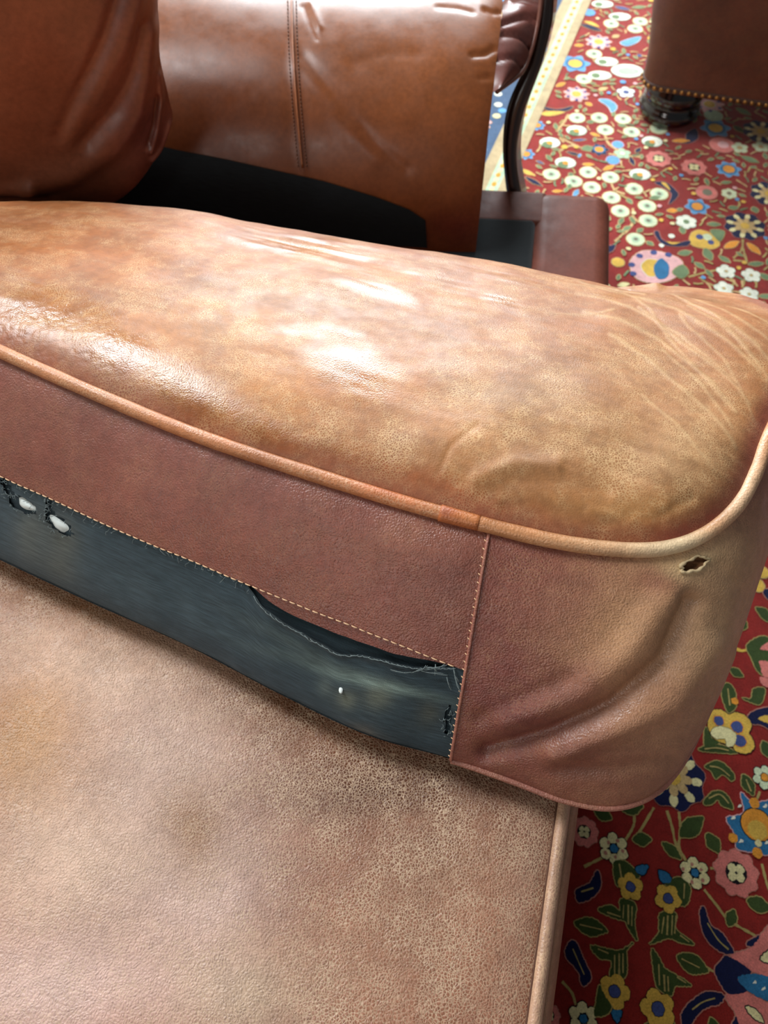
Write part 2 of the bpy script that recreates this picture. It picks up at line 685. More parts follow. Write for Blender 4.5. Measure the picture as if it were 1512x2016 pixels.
class Crop:
    """positions read off an enlarged piece of the photo, laid on the rug plane"""
    def __init__(s, x, y, k):
        s.x, s.y, s.k = x, y, k

    def p(s, q):
        return W(s.x + q[0] / s.k, s.y + q[1] / s.k, 0.0)[:2]

    def r(s, q, r):
        d = ray(s.x + q[0] / s.k, s.y + q[1] / s.k)
        return r / s.k / FPX * (-CAM_H / d[2])

    def P(s, pts, color, layer=2, out=None, **k):
        shape([s.p(q) for q in pts], color, layer, out, **k)

    def D(s, q, r, color, layer=2, out=None, **k):
        disc(s.p(q), s.r(q, r), color, layer, out, **k)

    def leaf(s, a, b, w, color='G', out='L', rib=None, bend=0.0, layer=2):
        a2, b2 = s.p(a), s.p(b)
        leaf(a2, b2, s.r(a, w), color, out, rib, bend, layer)

    def stem(s, pts, w=14, color='L', layer=1.0):
        strip([s.p(q) for q in pts], s.r(pts[0], w), color, layer)


def leaf(a, b, w, color='G', out='L', rib=None, bend=0.0, layer=2):
    a, b = np.array(a), np.array(b)
    t = b - a
    n = np.array([-t[1], t[0]])
    n = n / max(np.linalg.norm(n), 1e-9)
    L = np.linalg.norm(t)
    mid = bend * L
    pts = [a, a + t * .25 + n * (w * .38 + mid * .7), a + t * .55 + n * (w * .5 + mid), a + t * .85 + n * (w * .25 + mid * .5), b,
           a + t * .85 + n * (-w * .2 + mid * .5), a + t * .55 + n * (-w * .5 + mid), a + t * .25 + n * (-w * .38 + mid * .7)]
    shape(pts, color, layer, out)
    if rib:
        strip([a + t * .2 + n * mid * .6, a + t * .55 + n * mid, a + t * .8 + n * mid * .6], max(w * .1, 0.0012), rib, layer + .8)


def petals(c, r, k, color, center, out='K', rot=0.3, pr=0.42, cc=0.3, lay=2):
    disc(c, r * .75, out, lay - 0.7, n=14)
    for i in range(k):
        a = rot + 2 * math.pi * i / k
        disc((c[0] + math.cos(a) * r * .64, c[1] + math.sin(a) * r * .64), r * pr, color, lay, out, 0.0011, n=10)
    disc(c, r * cc, center, lay + 1, out, 0.001, n=9)


def round_flower(c, r):
    disc(c, r, 'M', 2, 'T', 0.0018, n=14)
    disc(c, r * .5, 'm', 2.6, n=10)
    disc(c, r * .26, 'S', 3.0, n=8)


def rosette(c, r, rot=0.0):
    n = 16
    a = np.linspace(0, 2 * math.pi, n * 2, endpoint=False)
    rr = r * np.where(np.arange(n * 2) % 4 < 2, 1.0, 0.90)
    shape(np.stack([c[0] + rr * np.cos(a), c[1] + rr * np.sin(a)], 1), 'N', 2, 'n', 0.0008)
    for i in range(8):
        q = rot + i * math.pi / 4 + .39
        disc((c[0] + .70 * r * math.cos(q), c[1] + .70 * r * math.sin(q)), r * .19, 'C', 2.6, ry=r * .13, ang=q, n=9)
        disc((c[0] + .38 * r * math.cos(q), c[1] + .38 * r * math.sin(q)), r * .20, 'T', 2.7, ry=r * .14, ang=q, n=9)
    disc(c, r * .22, 'Y', 3.1, 'K', 0.0008, n=10)


def pink_rosette(c, r):
    a = np.linspace(0, 2 * math.pi, 32, endpoint=False)
    rr = r * (0.93 + .07 * np.cos(a * 9))
    shape(np.stack([c[0] + rr * np.cos(a), c[1] + rr * np.sin(a)], 1), 'P', 2, 'n', 0.0008)
    disc(c, r * .46, 'K', 2.5, n=12)
    for i in range(4):
        q = .6 + i * math.pi / 2
        disc((c[0] + .24 * r * math.cos(q), c[1] + .24 * r * math.sin(q)), r * .19, 'C', 3, n=9)


def yellow_flower(c, r, rot=0.4):
    for i in range(5):
        a = rot + 2 * math.pi * i / 5
        disc((c[0] + math.cos(a) * r * .58, c[1] + math.sin(a) * r * .58), r * .46, 'Y', 2, 'K', 0.0007, n=9)
    disc(c, r * .58, 'Y', 2.3, n=10)
    disc(c, r * .36, 'V', 3, 'K', 0.0008, n=9)


def blue_flower(c, r, col='b', mid='O', k=7):
    a = np.linspace(0, 2 * math.pi, k * 4, endpoint=False)
    rr = r * (0.85 + .15 * np.cos(a * k))
    shape(np.stack([c[0] + rr * np.cos(a), c[1] + rr * np.sin(a)], 1), col, 2, 'n', 0.001)
    disc(c, r * .62, 'B', 2.5, n=10)
    disc(c, r * .45, mid, 2.9, n=10)


def pink_palmette(c, r):
    a = np.linspace(0, 2 * math.pi, 36, endpoint=False)
    rr = r * (0.86 + .14 * np.cos(a * 9))
    shape(np.stack([c[0] + rr * np.cos(a), c[1] + rr * np.sin(a)], 1), 'p', 2, 'T', 0.001)
    for i in range(6):
        q = i * 1.05 + .4
        disc((c[0] + .72 * r * math.cos(q), c[1] + .72 * r * math.sin(q)), r * .13, 'V', 2.6, n=8)
    disc(c, r * .36, 'Y', 2.9, 'W', 0.0015, n=10)


# ---- the part of the pattern beside the ottoman
k4 = Crop(1060, 1560, 3.345)
for q in ((495, 370), (1028, 530), (295, 1490)):
    petals(k4.p(q), k4.r(q, 100), 6, 'C', 'B', rot=.5, cc=.26, pr=.34)
pink_rosette(k4.p((1300, 530)), k4.r((1300, 530), 150))
k4.P([(1240, 170), (1350, 135), (1330, 0), (1400, 60), (1512, 55), (1600, 20), (1620, 150), (1640, 380), (1520, 410), (1420, 395), (1310, 370), (1290, 270)], 'B', 2, 'p')
k4.D((1435, 215), 100, 'O', 2.6, 'K')
k4.D((1440, 250), 62, 'Y', 3.0)
k4.D((1420, 70), 34, 'O', 2.8)
k4.D((1440, 400), 34, 'O', 2.8)
k4.D((1280, 300), 30, 'O', 2.8)
k4.D((1445, 335), 22, 'C', 3.2)
for a, b, w in (((370, 110), (480, 180), 80), ((545, 110), (690, 90), 90), ((620, 310), (745, 310), 80), ((930, 290), (1085, 165), 110),
                ((815, 330), (940, 440), 65), ((1110, 270), (1190, 400), 90), ((235, 860), (455, 915), 105), ((910, 1080), (1120, 1180), 115),
                ((1370, 710), (1530, 770), 95), ((1250, 880), (1290, 770), 70)):
    k4.leaf(a, b, w)
for s in (((630, 130), (625, 220), (560, 330), (520, 350)), ((760, 100), (690, 220), (640, 300)), ((845, 120), (880, 230), (905, 340), (980, 470)),
          ((925, 130), (935, 260), (925, 360), (985, 470)), ((420, 430), (300, 490)), ((1090, 640), (1170, 740), (1240, 830), (1330, 890), (1430, 945)),
          ((1470, 470), (1500, 590), (1530, 680)), ((1100, 1150), (1180, 1195)), ((155, 1245), (220, 1320), (245, 1400)), ((1130, 500), (1160, 500))):
    k4.stem(s, 17)
k4.P([(1085, 70), (1150, -5), (1230, 10), (1272, 95), (1210, 90), (1180, 50), (1130, 80)], 'G', 2, 'L')
k4.P([(495, 460), (570, 455), (640, 520), (660, 560), (570, 600), (530, 620), (505, 590)], 'G', 2, 'L')
k4.P([(640, 490), (722, 483), (690, 545), (650, 530)], 'B', 2.2, 'K')
yellow_flower(k4.p((605, 622)), k4.r((605, 622), 82), .2)
k4.P([(540, 700), (640, 740), (630, 860), (648, 975), (590, 890), (570, 850), (480, 820), (390, 770), (480, 745), (535, 780)], 'G', 1.9, 'L')
k4.stem([(590, 740), (590, 870)], 12, layer=3)
k4.stem([(560, 740), (555, 830)], 8, layer=3)
k4.P([(830, 600), (930, 560), (1000, 630), (970, 745), (910, 720), (900, 640)], 'G', 2, 'L')
k4.P([(790, 512), (860, 540), (870, 590), (810, 590)], 'B', 2.2, 'K')
yellow_flower(k4.p((852, 698)), k4.r((852, 698), 85), .9)
k4.P([(800, 800), (905, 800), (905, 900), (1028, 1000), (920, 985), (860, 960), (780, 985), (728, 998), (790, 930)], 'G', 1.9, 'L')
k4.stem([(850, 810), (845, 940)], 12, layer=3)
k4.stem([(880, 810), (875, 940)], 9, layer=3)
k4.P([(250, 640), (330, 600), (390, 512), (412, 600), (380, 670), (320, 710), (255, 720)], 'N', 2, 'n')
k4.stem([(280, 655), (360, 630)], 10, layer=3)
k4.P([(190, 1000), (240, 980), (290, 1080), (345, 1220), (290, 1275), (260, 1180), (180, 1080)], 'N', 2, 'n')
k4.stem([(225, 1030), (300, 1200)], 8, layer=3)
k4.P([(345, 1010), (470, 1035), (540, 1040), (625, 988), (580, 1050), (575, 1210), (475, 1215), (480, 1110), (400, 1090)], 'G', 1.9, 'L')
k4.stem([(530, 1060), (530, 1200)], 12, layer=3)
yellow_flower(k4.p((500, 1310)), k4.r((500, 1310), 100), 1.1)
k4.P([(400, 1270), (430, 1330), (480, 1410), (450, 1460), (365, 1470), (380, 1370)], 'G', 2.4, 'L')
k4.P([(478, 1440), (548, 1440), (515, 1520)], 'B', 2.2, 'K')
k4.P([(745, 1030), (810, 1120), (830, 1160), (900, 1200), (1008, 1272), (900, 1275), (875, 1340), (810, 1310), (770, 1250)], 'G', 1.9, 'L')
k4.stem([(825, 1200), (830, 1310)], 12, layer=3)
yellow_flower(k4.p((785, 1425)), k4.r((785, 1425), 112), .5)
k4.P([(850, 1480), (895, 1530), (880, 1600), (700, 1600), (700, 1530)], 'G', 1.9, 'L')
k4.P([(1060, 800), (1090, 752), (1130, 870), (1210, 930), (1285, 1052), (1200, 1050), (1100, 960)], 'N', 2, 'n')
k4.stem([(1110, 860), (1180, 970), (1250, 1035)], 9, layer=3)
k4.P([(1370, 990), (1470, 935), (1485, 970), (1400, 1012)], 'N', 2, 'n')
k4.P([(1265, 1080), (1400, 1020), (1512, 880), (1640, 860), (1640, 1200), (1430, 1190)], 'P', 2, 'n')
k4.P([(1460, 1090), (1540, 1030), (1580, 1110), (1500, 1120)], 'C', 2.8, 'K')
k4.P([(1160, 1180), (1200, 1110), (1250, 1080), (1400, 1180), (1310, 1230), (1380, 1300), (1250, 1325)], 'N', 2.3, 'n')
k4.P([(1310, 1222), (1400, 1195), (1512, 1210), (1660, 1240), (1640, 1400), (1512, 1380), (1370, 1300)], 'B', 2.5)
k4.P([(1230, 1340), (1330, 1300), (1512, 1390), (1620, 1480), (1560, 1600), (1350, 1560), (1290, 1440)], 'P', 2.1, 'n')
k4.P([(1360, 1410), (1430, 1430), (1485, 1515), (1420, 1490)], 'C', 2.8, 'K')
k4.P([(950, 1440), (1080, 1320), (1215, 1330), (1190, 1390), (1080, 1430), (975, 1560), (945, 1520)], 'N', 2, 'n')
k4.stem([(1010, 1430), (1080, 1380), (1160, 1355)], 10, layer=3)
k4.P([(1270, 1560), (1300, 1480), (1350, 1530), (1340, 1600)], 'N', 2, 'n')
pink_rosette(k4.p((300, 260)), k4.r((300, 260), 95))
pink_rosette(k4.p((70, 1470)), k4.r((70, 1470), 75))
k4.leaf((1130, 1480), (1180, 1600), 60)

k3 = Crop(1212, 1340, 5.04)
rosette(k3.p((575, 965)), 0.0405, .2)
k3.P([(930, 330), (1000, 285), (1080, 310), (1120, 340), (1190, 315), (1290, 355), (1345, 440), (1320, 530), (1345, 560), (1375, 660), (1300, 725), (1190, 700), (1150, 640), (1060, 620), (960, 560), (915, 460)], 'Y', 2.1, 'K')
k3.D((1020, 400), 48, 'V', 2.8, 'O')
k3.D((1200, 460), 58, 'V', 2.8, 'O')
k3.D((1230, 600), 60, 'V', 2.8, 'O')
k3.P([(945, 540), (960, 480), (1040, 455), (1160, 500), (1195, 560), (1170, 640), (1100, 660), (1080, 580), (1000, 580)], 'C', 3.0, 'K', ow=.0007)
k3.P([(1050, 120), (1100, 25), (1170, 80), (1195, 200), (1180, 280), (1110, 310)], 'G', 1.9, 'L')
k3.D((1180, 205), 36, 'O', 2.4)
k3.P([(820, 690), (930, 640), (1060, 645), (1200, 720), (1050, 715)], 'G', 1.7, 'L')
k3.P([(890, 460), (960, 580), (1060, 600), (950, 650), (880, 650)], 'G', 1.8, 'L')
k3.P([(880, 850), (1000, 795), (1090, 840), (1175, 940), (1150, 995), (1060, 930), (990, 975), (950, 900)], 'G', 2, 'L')
k3.P([(870, 1205), (930, 1130), (1030, 1095), (1120, 1160), (1165, 1275), (1100, 1250), (1020, 1170), (950, 1225)], 'G', 2, 'L')
k3.leaf((1265, 930), (1360, 1140), 120)
petals(k3.p((1475, 960)), k3.r((1475, 960), 120), 6, 'M', 'O', rot=.2, pr=.34)
k3.P([(1310, 350), (1420, 285), (1530, 275), (1600, 400), (1560, 490), (1440, 440), (1350, 425)], 'N', 2, 'n')
k3.P([(1410, 380), (1520, 345), (1540, 430)], 'Y', 2.7)
k3.P([(1250, 170), (1340, 180), (1365, 85), (1480, 85), (1440, 225), (1350, 220)], 'G', 2, 'L')
k3.leaf((1460, 600), (1540, 780), 110)
k3.stem([(1430, 1100), (1400, 1180)], 24)

km = Crop(1400, 1080, 6.3)
km.D((640, 300), 75, 'Y', 2, 'T')
km.D((575, 460), 85, 'Y', 2.1, 'T')
km.P([(640, 540), (720, 505), (760, 640), (700, 630)], 'N', 2.2, 'n')
km.leaf((430, 780), (480, 640), 60, 'Y', None)
km.P([(550, 740), (680, 755), (760, 900), (660, 890)], 'G', 2, 'L')
km.P([(440, 1200), (600, 1095), (720, 1120), (760, 1300), (690, 1420), (640, 1570), (560, 1500), (490, 1350)], 'G', 2, 'L')
km.P([(600, 1250), (720, 1160), (760, 1260)], 'P', 2.8)
km.P([(590, 1400), (720, 1420), (760, 1600), (640, 1580), (610, 1480)], 'P', 2.8)
km.leaf((230, 1490), (395, 1590), 110)
km.leaf((370, 1010), (430, 900), 90)
km.stem([(300, 1240), (380, 1270), (450, 1250)], 45, 'Y')
km.P([(600, 1600), (720, 1620), (740, 1720), (640, 1700)], 'P', 2.2)

for s in ([(615, 750), (612, 880)], [(825, 820), (810, 930)], [(905, 810), (895, 930)], [(500, 1070), (500, 1195)], [(555, 1060), (555, 1190)], [(790, 1130), (795, 1270)], [(850, 1210), (855, 1310)], [(450, 790), (540, 820)], [(930, 940), (990, 985)],
          [(270, 870), (420, 905)], [(940, 1095), (1060, 1155)], [(530, 470), (545, 560)], [(960, 600), (955, 700)], [(910, 1215), (970, 1255)], [(390, 1030), (460, 1060)]):
    k4.stem(s, 9, layer=3)
for s in ([(930, 850), (1030, 870), (1130, 950)], [(920, 1170), (1030, 1130), (1120, 1220)], [(1290, 980), (1340, 1100)], [(880, 680), (1000, 670), (1120, 695)], [(1110, 80), (1130, 250)]):
    k3.stem(s, 14, layer=3)
for q in ((460, 330), (520, 320), (555, 385), (505, 425), (440, 400)):
    k4.D(q, 12, 'n', 2.7)
for q in ((950, 505), (1010, 475), (1070, 510), (1080, 580), (1010, 590)):
    k4.D(q, 12, 'n', 2.7)
for q in ((1320, 90), (1280, 170), (1330, 320), (1490, 90), (1500, 330), (1420, 1250), (1480, 1290)):
    k4.P([(q[0] - 14, q[1] + 10), (q[0] + 4, q[1] - 14), (q[0] + 16, q[1] + 6)], 'W', 2.9)

# ---- the brightly lit far part
k1 = Crop(1000, 180, 5.04)
for q in ((685, 265), (905, 265), (1140, 275), (965, 385), (1225, 405), (430, 825), (795, 805), (650, 895), (1015, 855), (830, 955),
          (1250, 970), (1025, 1055), (1380, 1140), (1115, 1190), (1390, 1285), (1265, 1470), (1500, 1020)):
    round_flower(k1.p(q), 0.0172)
for q in ((680, 390), (415, 510), (570, 710), (1430, 500), (1310, 825)):
    disc(k1.p(q), 0.021, 'W', 2, 'm', ry=.017)
    disc(k1.p((q[0] - 25, q[1] + 22)), 0.011, 'g', 2.6)
    disc(k1.p((q[0], q[1] + 5)), 0.006, 'O', 2.9)
blue_flower(k1.p((290, 340)), .018)
blue_flower(k1.p((180, 625)), .019)
blue_flower(k1.p((905, 580)), .021, 'N')
k1.leaf((730, 575), (850, 560), 90, 'g', 'T')
disc(k1.p((1090, 530)), .012, 'b', 2, 'p')
disc(k1.p((1040, 685)), .014, 'b', 2, 'p')
petals(k1.p((1135, 620)), .017, 5, 'm', 'W', out='T', pr=.4)
pink_palmette(k1.p((680, 30)), .030)
k1.P([(340, 150), (400, 165), (500, 180), (640, 150), (600, 190), (490, 205), (390, 190)], 'N', 2, 'T')
k1.P([(330, 225), (400, 200), (560, 205), (480, 235), (390, 245)], 'Y', 2, 'T')
for a, b, w, c in (((580, 600), (720, 640), 40, 'N'), ((1210, 650), (1250, 740), 45, 'N'), ((1265, 610), (1320, 560), 45, 'N'), ((170, 850), (340, 945), 55, 'N'),
                   ((110, 770), (270, 840), 50, 'Y'), ((640, 490), (780, 480), 35, 'V'), ((700, 660), (720, 620), 30, 'b'), ((280, 690), (360, 725), 30, 'V'),
                   ((740, 725), (855, 730), 45, 'O'), ((945, 785), (1055, 735), 50, 'O'), ((815, 415), (915, 450), 40, 'O'), ((440, 995), (540, 990), 40, 'O'), ((650, 1045), (700, 975), 50, 'b')):
    k1.leaf(a, b, w, c, 'T')
k1.P([(900, 85), (1000, 85), (1080, 150), (1035, 215), (990, 150)], 'b', 2, 'W')
for s in (((500, 420), (560, 480), (720, 560)), ((500, 600), (620, 540), (700, 570)), ((1020, 900), (1060, 980), (1160, 1020)), ((1240, 1160), (1225, 1330), (1060, 1490)),
          ((1240, 1250), (1300, 1300)), ((960, 430), (1000, 520), (1120, 610)), ((1000, 620), (1130, 640), (1340, 650)), ((600, 230), (560, 300), (480, 400))):
    k1.stem(s, 26, 'T')
for a, b in (((600, 830), (650, 820)), ((1180, 1060), (1230, 1120)), ((1140, 1380), (1220, 1340)), ((1280, 1400), (1340, 1360)), ((600, 970), (620, 920)), ((780, 310), (860, 300)), ((1090, 330), (1180, 350))):
    k1.leaf(a, b, 50, 'g', 'T')

k2 = Crop(1200, 360, 4.846)
k2.P([(430, 0), (540, 0), (650, 100), (625, 160), (565, 205), (590, 110), (520, 50)], 'N', 2, 'n')
k2.P([(490, 0), (540, 10), (580, 75), (540, 50)], 'Y', 2.7)
blue_flower(k2.p((835, 230)), .0255, 'b', 'O', 6)
k2.leaf((545, 270), (655, 265), 60, 'O', 'T')
k2.leaf((640, 265), (700, 250), 45, 'g', 'T')
disc(k2.p((925, 95)), .021, 'P', 2, 'n')
disc(k2.p((930, 95)), .010, 'S', 2.6)
rosette(k2.p((1290, 415)), .0405)
k2.P([(770, 500), (830, 455), (900, 460), (960, 485), (1045, 570), (1020, 620), (930, 632), (780, 592)], 'Y', 2, 'T')
k2.D((930, 522), 46, 'M', 2.8)
k2.D((857, 520), 36, 'V', 2.8)
k2.D((965, 572), 30, 'V', 2.8)
k2.P([(960, 455), (1095, 465), (1045, 560)], 'g', 2.2, 'L')
k2.P([(425, 480), (465, 465), (500, 540), (600, 580), (765, 555), (740, 602), (620, 608), (500, 585)], 'N', 2, 'n')
k2.P([(540, 560), (600, 572), (680, 570), (600, 592)], 'Y', 2.8)
k2.D((590, 510), 30, 'W', 2)
k2.D((495, 600), 26, 'W', 2)
k2.leaf((1095, 625), (1235, 560), 75, 'O', 'T')
k2.leaf((1315, 575), (1435, 685), 75, 'O', 'T')
for s in (((1270, 540), (1260, 640), (1180, 720)), ((1270, 620), (1310, 760)), ((1180, 740), (1290, 750)), ((1150, 900), (1185, 960), (1130, 1000)),
          ((1290, 920), (1265, 1000)), ((750, 900), (900, 860), (1030, 830)), ((850, 900), (920, 950), (1010, 990)), ((1200, 250), (1240, 200), (1180, 120))):
    k2.stem(s, 22)
for a, b, w in (((1040, 700), (1155, 765), 60), ((1320, 780), (1475, 770), 60), ((810, 760), (905, 820), 60), ((910, 625), (965, 745), 90), ((650, 680), (785, 660), 70),
                ((1420, 1085), (1560, 1085), 60), ((1430, 870), (1540, 930), 70), ((930, 395), (1060, 400), 60), ((1130, 240), (1230, 240), 60), ((1370, 230), (1400, 290), 70),
                ((380, 150), (490, 140), 60), ((350, 560), (420, 600), 50), ((690, 420), (700, 490), 60)):
    k2.leaf(a, b, w, 'g', 'T')
petals(k2.p((730, 375)), .019, 6, 'W', 'g', out='m', pr=.42)
for q in ((1110, 848), (1350, 885), (1090, 1010), (1330, 1065)):
    petals(k2.p(q), .0165, 5, 'W', 'T', out='m', pr=.44, cc=.2)
petals(k2.p((1140, 105)), .015, 6, 'M', 'S', out='T', pr=.42)
k2.P([(190, 760), (290, 660), (420, 650), (560, 680), (670, 730), (700, 800), (620, 910), (430, 960), (250, 910)], 'p', 2, 'T')
for q in ((210, 785), (285, 700), (420, 668), (560, 690), (225, 870)):
    k2.D(q, 32, 'V', 2.7)
k2.P([(300, 800), (365, 735), (475, 755), (430, 820), (450, 885), (365, 890)], 'Y', 2.9, 'W')
k2.P([(420, 810), (490, 725), (565, 800), (545, 905), (455, 915)], 'B', 3.2)
k2.P([(600, 850), (695, 785), (755, 860), (680, 915)], 'g', 2.6, 'L')
k2.D((80, 760), 60, 'Y', 2, 'T')
k2.leaf((80, 985), (190, 965), 60, 'C', 'T')

k6 = Crop(1212, 0, 5.04)
rosette(k6.p((1440, 1310)), .040)
disc(k6.p((1055, 1440)), .026, 'P', 2, 'n')
disc(k6.p((1065, 1440)), .012, 'p', 2.6)
blue_flower(k6.p((990, 1275)), .034, 'b', 'Y', 6)
round_flower(k6.p((425, 1280)), .018)
k6.P([(700, 1330), (790, 1280), (815, 1370), (740, 1420), (600, 1420), (690, 1390)], 'N', 2, 'n')
k6.leaf((560, 1400), (740, 1400), 60, 'O', 'T')
pink_palmette(k6.p((930, 1040)), .034)
disc(k6.p((970, 1150)), .020, 'm', 2, 'T')
k6.leaf((1170, 1250), (1270, 1320), 70, 'G', 'L')
petals(k6.p((1230, 1470)), .017, 5, 'M', 'T', out='T', pr=.42)
petals(k6.p((1440, 1460)), .017, 5, 'M', 'T', out='T', pr=.42)

k5 = Crop(940, 0, 4.447)
for q in ((1095, 38), (1245, 148), (1130, 542), (1070, 662)):
    disc(k5.p(q), .026, 'W', 2, 'm', ry=.017)
    disc(k5.p((q[0] - 35, q[1] + 3)), .010, 'g', 2.6)
for q in ((1170, 210), (1380, 255), (1425, 190), (1020, 475), (930, 695)):
    round_flower(k5.p(q), .0175)
disc(k5.p((1310, 622)), .036, 'W', 2, 'm', ry=.026)
disc(k5.p((1320, 628)), .024, 'm', 2.6, ry=.016)
pink_palmette(k5.p((1060, 370)), .032)
blue_flower(k5.p((855, 560)), .036, 'b', 'Y', 6)
k5.P([(895, 215), (990, 225), (1085, 272), (1000, 262)], 'N', 2, 'T')
k5.P([(930, 190), (1000, 195), (1070, 240), (990, 220)], 'Y', 2.2)
k5.P([(1250, 375), (1340, 340), (1425, 325), (1400, 370), (1310, 405)], 'b', 2, 'W')
disc(k5.p((975, 112)), .016, 'b', 2)
for a, b, c in (((690, 760), (770, 725), 'O'), ((850, 400), (930, 400), 'O'), ((1060, 790), (1140, 770), 'T'), ((950, 900), (1000, 930), 'O'), ((1180, 330), (1240, 310), 'T'),
                ((1200, 60), (1340, 90), 'V'), ((1350, 70), (1480, 60), 'g'), ((1400, 480), (1440, 500), 'V')):
    k5.leaf(a, b, 45, c, 'T')
petals(k5.p((1300, 810)), .020, 5, 'W', 'V', out='V', pr=.4)

# ---- the rest of the field: scattered flowers, leaves and stems
fr = random.Random(11)
axis_d = 0.25


occ_a = np.zeros((20000, 3))
occ_n = [0]


def free(x, y, r):
    while occ_n[0] < len(occ):
        occ_a[occ_n[0]] = occ[occ_n[0]]
        occ_n[0] += 1
    q = occ_a[:occ_n[0]]
    return not np.any((q[:, 0] - x) ** 2 + (q[:, 1] - y) ** 2 < (q[:, 2] + r) ** 2)


for rad, tries in ((.040, 500), (.030, 700), (.020, 2200), (.012, 7000)):
    for _ in range(tries):
        d, t = fr.uniform(-.215, 1.15), fr.uniform(-.9, 2.9)
        p = dt(d, t)
        if d - rad < -.222 or not free(p[0], p[1], rad * (1.06 if rad > .015 else 0.9)):
            continue
        a = fr.uniform(0, 6.28)
        u = np.array([math.cos(a), math.sin(a)])
        near = t < .75
        if rad > .035:
            fr.choice((rosette, pink_palmette, lambda c, r: blue_flower(c, r, 'b', 'Y', 6)))(p[:2], rad * .95)
        elif rad > .025:
            fr.choice((pink_rosette, lambda c, r: petals(c, r, 6, 'C', 'B'), lambda c, r: yellow_flower(c, r), lambda c, r: blue_flower(c, r)))(p[:2], rad * .9)
        elif rad > .015:
            k = fr.random()
            if k < .35 and not near: round_flower(p[:2], .017)
            elif k < .5: petals(p[:2], .018, 5, 'W', 'T', out='m', pr=.42)
            elif k < .65: leaf(p[:2] - u * .019, p[:2] + u * .019, .014, 'N', 'n')
            elif k < .75: leaf(p[:2] - u * .018, p[:2] + u * .018, .013, 'O', 'T')
            else: leaf(p[:2] - u * .019, p[:2] + u * .019, .016, 'G' if near else 'g', 'L')
        else:
            if near and fr.random() < .6:
                occ.append((p[0], p[1], rad))
                continue
            k = fr.random()
            if k < .55: leaf(p[:2] - u * .0115, p[:2] + u * .0115, .009, 'G' if near else 'g', 'L' if near else 'T')
            elif k < .8: strip([p[:2] - u * .014, p[:2] + u[::-1] * .003, p[:2] + u * .014], .004, 'L' if near else 'T'); occ.append((p[0], p[1], rad))
            elif k < .9: disc(p[:2], .007, 'Y', 2)
            else: disc(p[:2], .007, 'b', 2)

for _ in range(16000):
    d, t = fr.uniform(-.222, .75), fr.uniform(.75, 2.4)
    p = dt(d, t)[:2]
    if d < -.215 or not free(p[0], p[1], .0055):
        continue
    a = fr.uniform(0, 6.28)
    u = np.array([math.cos(a), math.sin(a)])
    occ.append((p[0], p[1], .0062))
    k = fr.random()
    if k < .6: strip([p - u * .009, p + u[::-1] * .002, p + u * .009], .0038, fr.choice(('T', 'L', 'T', 'g')))
    elif k < .85: leaf(p - u * .008, p + u * .008, .007, 'g', 'T')
    else: disc(p, .0048, fr.choice(('C', 'Y', 'p', 'b')), 2, n=7)

# ---- the border bands
def band(d0, d1, col, layer):
    add_poly([dt(d0, -.95)[:2], dt(d1, -.95)[:2], dt(d1, 2.95)[:2], dt(d0, 2.95)[:2]], col, layer)


band(-.2495, -.2290, 'E', 1.0)
band(-.2730, -.2495, 'm', 1.0)
band(-.2970, -.2730, 'E', 1.0)
band(-.62, -.2970, 't', 1.0)
band(-.645, -.62, 'E', 1.0)
t = -.9
i = 0
while t < 2.9:
    c = dt(-.2612, t)
    disc(c[:2], .0068, ('O', 'W', 'O', 'b')[i % 4] if i % 2 == 0 else 'C', 2, None, ry=.0048, ang=math.radians(70), n=8)
    t += .0155
    i += 1
occ2 = []
for rad, tries in ((.034, 300), (.020, 900), (.011, 2500)):
    for _ in range(tries):
        d, t = fr.uniform(-.61, -.305), fr.uniform(-.4, 2.9)
        if d - rad < -.615 or d + rad > -.299 or any((d - a) ** 2 + (t - b) ** 2 < (rad + q) ** 2 for a, b, q in occ2):
            continue
        occ2.append((d, t, rad))
        p = dt(d, t)[:2]
        if rad > .03: fr.choice((pink_palmette, lambda c, r: blue_flower(c, r, 'b', 'Y', 6)))(p, rad * .9)
        elif rad > .015: fr.choice((lambda c, r: petals(c, r, 6, 'W', 'O', out='t'), lambda c, r: disc(c, r, 'b', 2, 'W'), lambda c, r: disc(c, r, 'B', 2, 'm')))(p, rad * .85)
        else: disc(p, rad * .8, fr.choice(('W', 'm', 'b', 'O', 'C', 'b')), 2, n=8)

v, f = box_data((-.70, -.95, -0.0125), (1.20, 2.95, 0.0), 0.002, 2, frame=((0, 0, 0), E1, E2))
new_obj('field', v, f, M_rug, RUG, RB, np.tile(np.append(C['R'], 0.0), (len(v), 1)), smooth_=False)
o = new_obj('woven_flowers', np.array(pat_v) + np.array([0, 0, 0.0001]), pat_f, M_rug, RUG, RB, np.array(pat_c), smooth_=False)
o['kind'] = 'stuff'

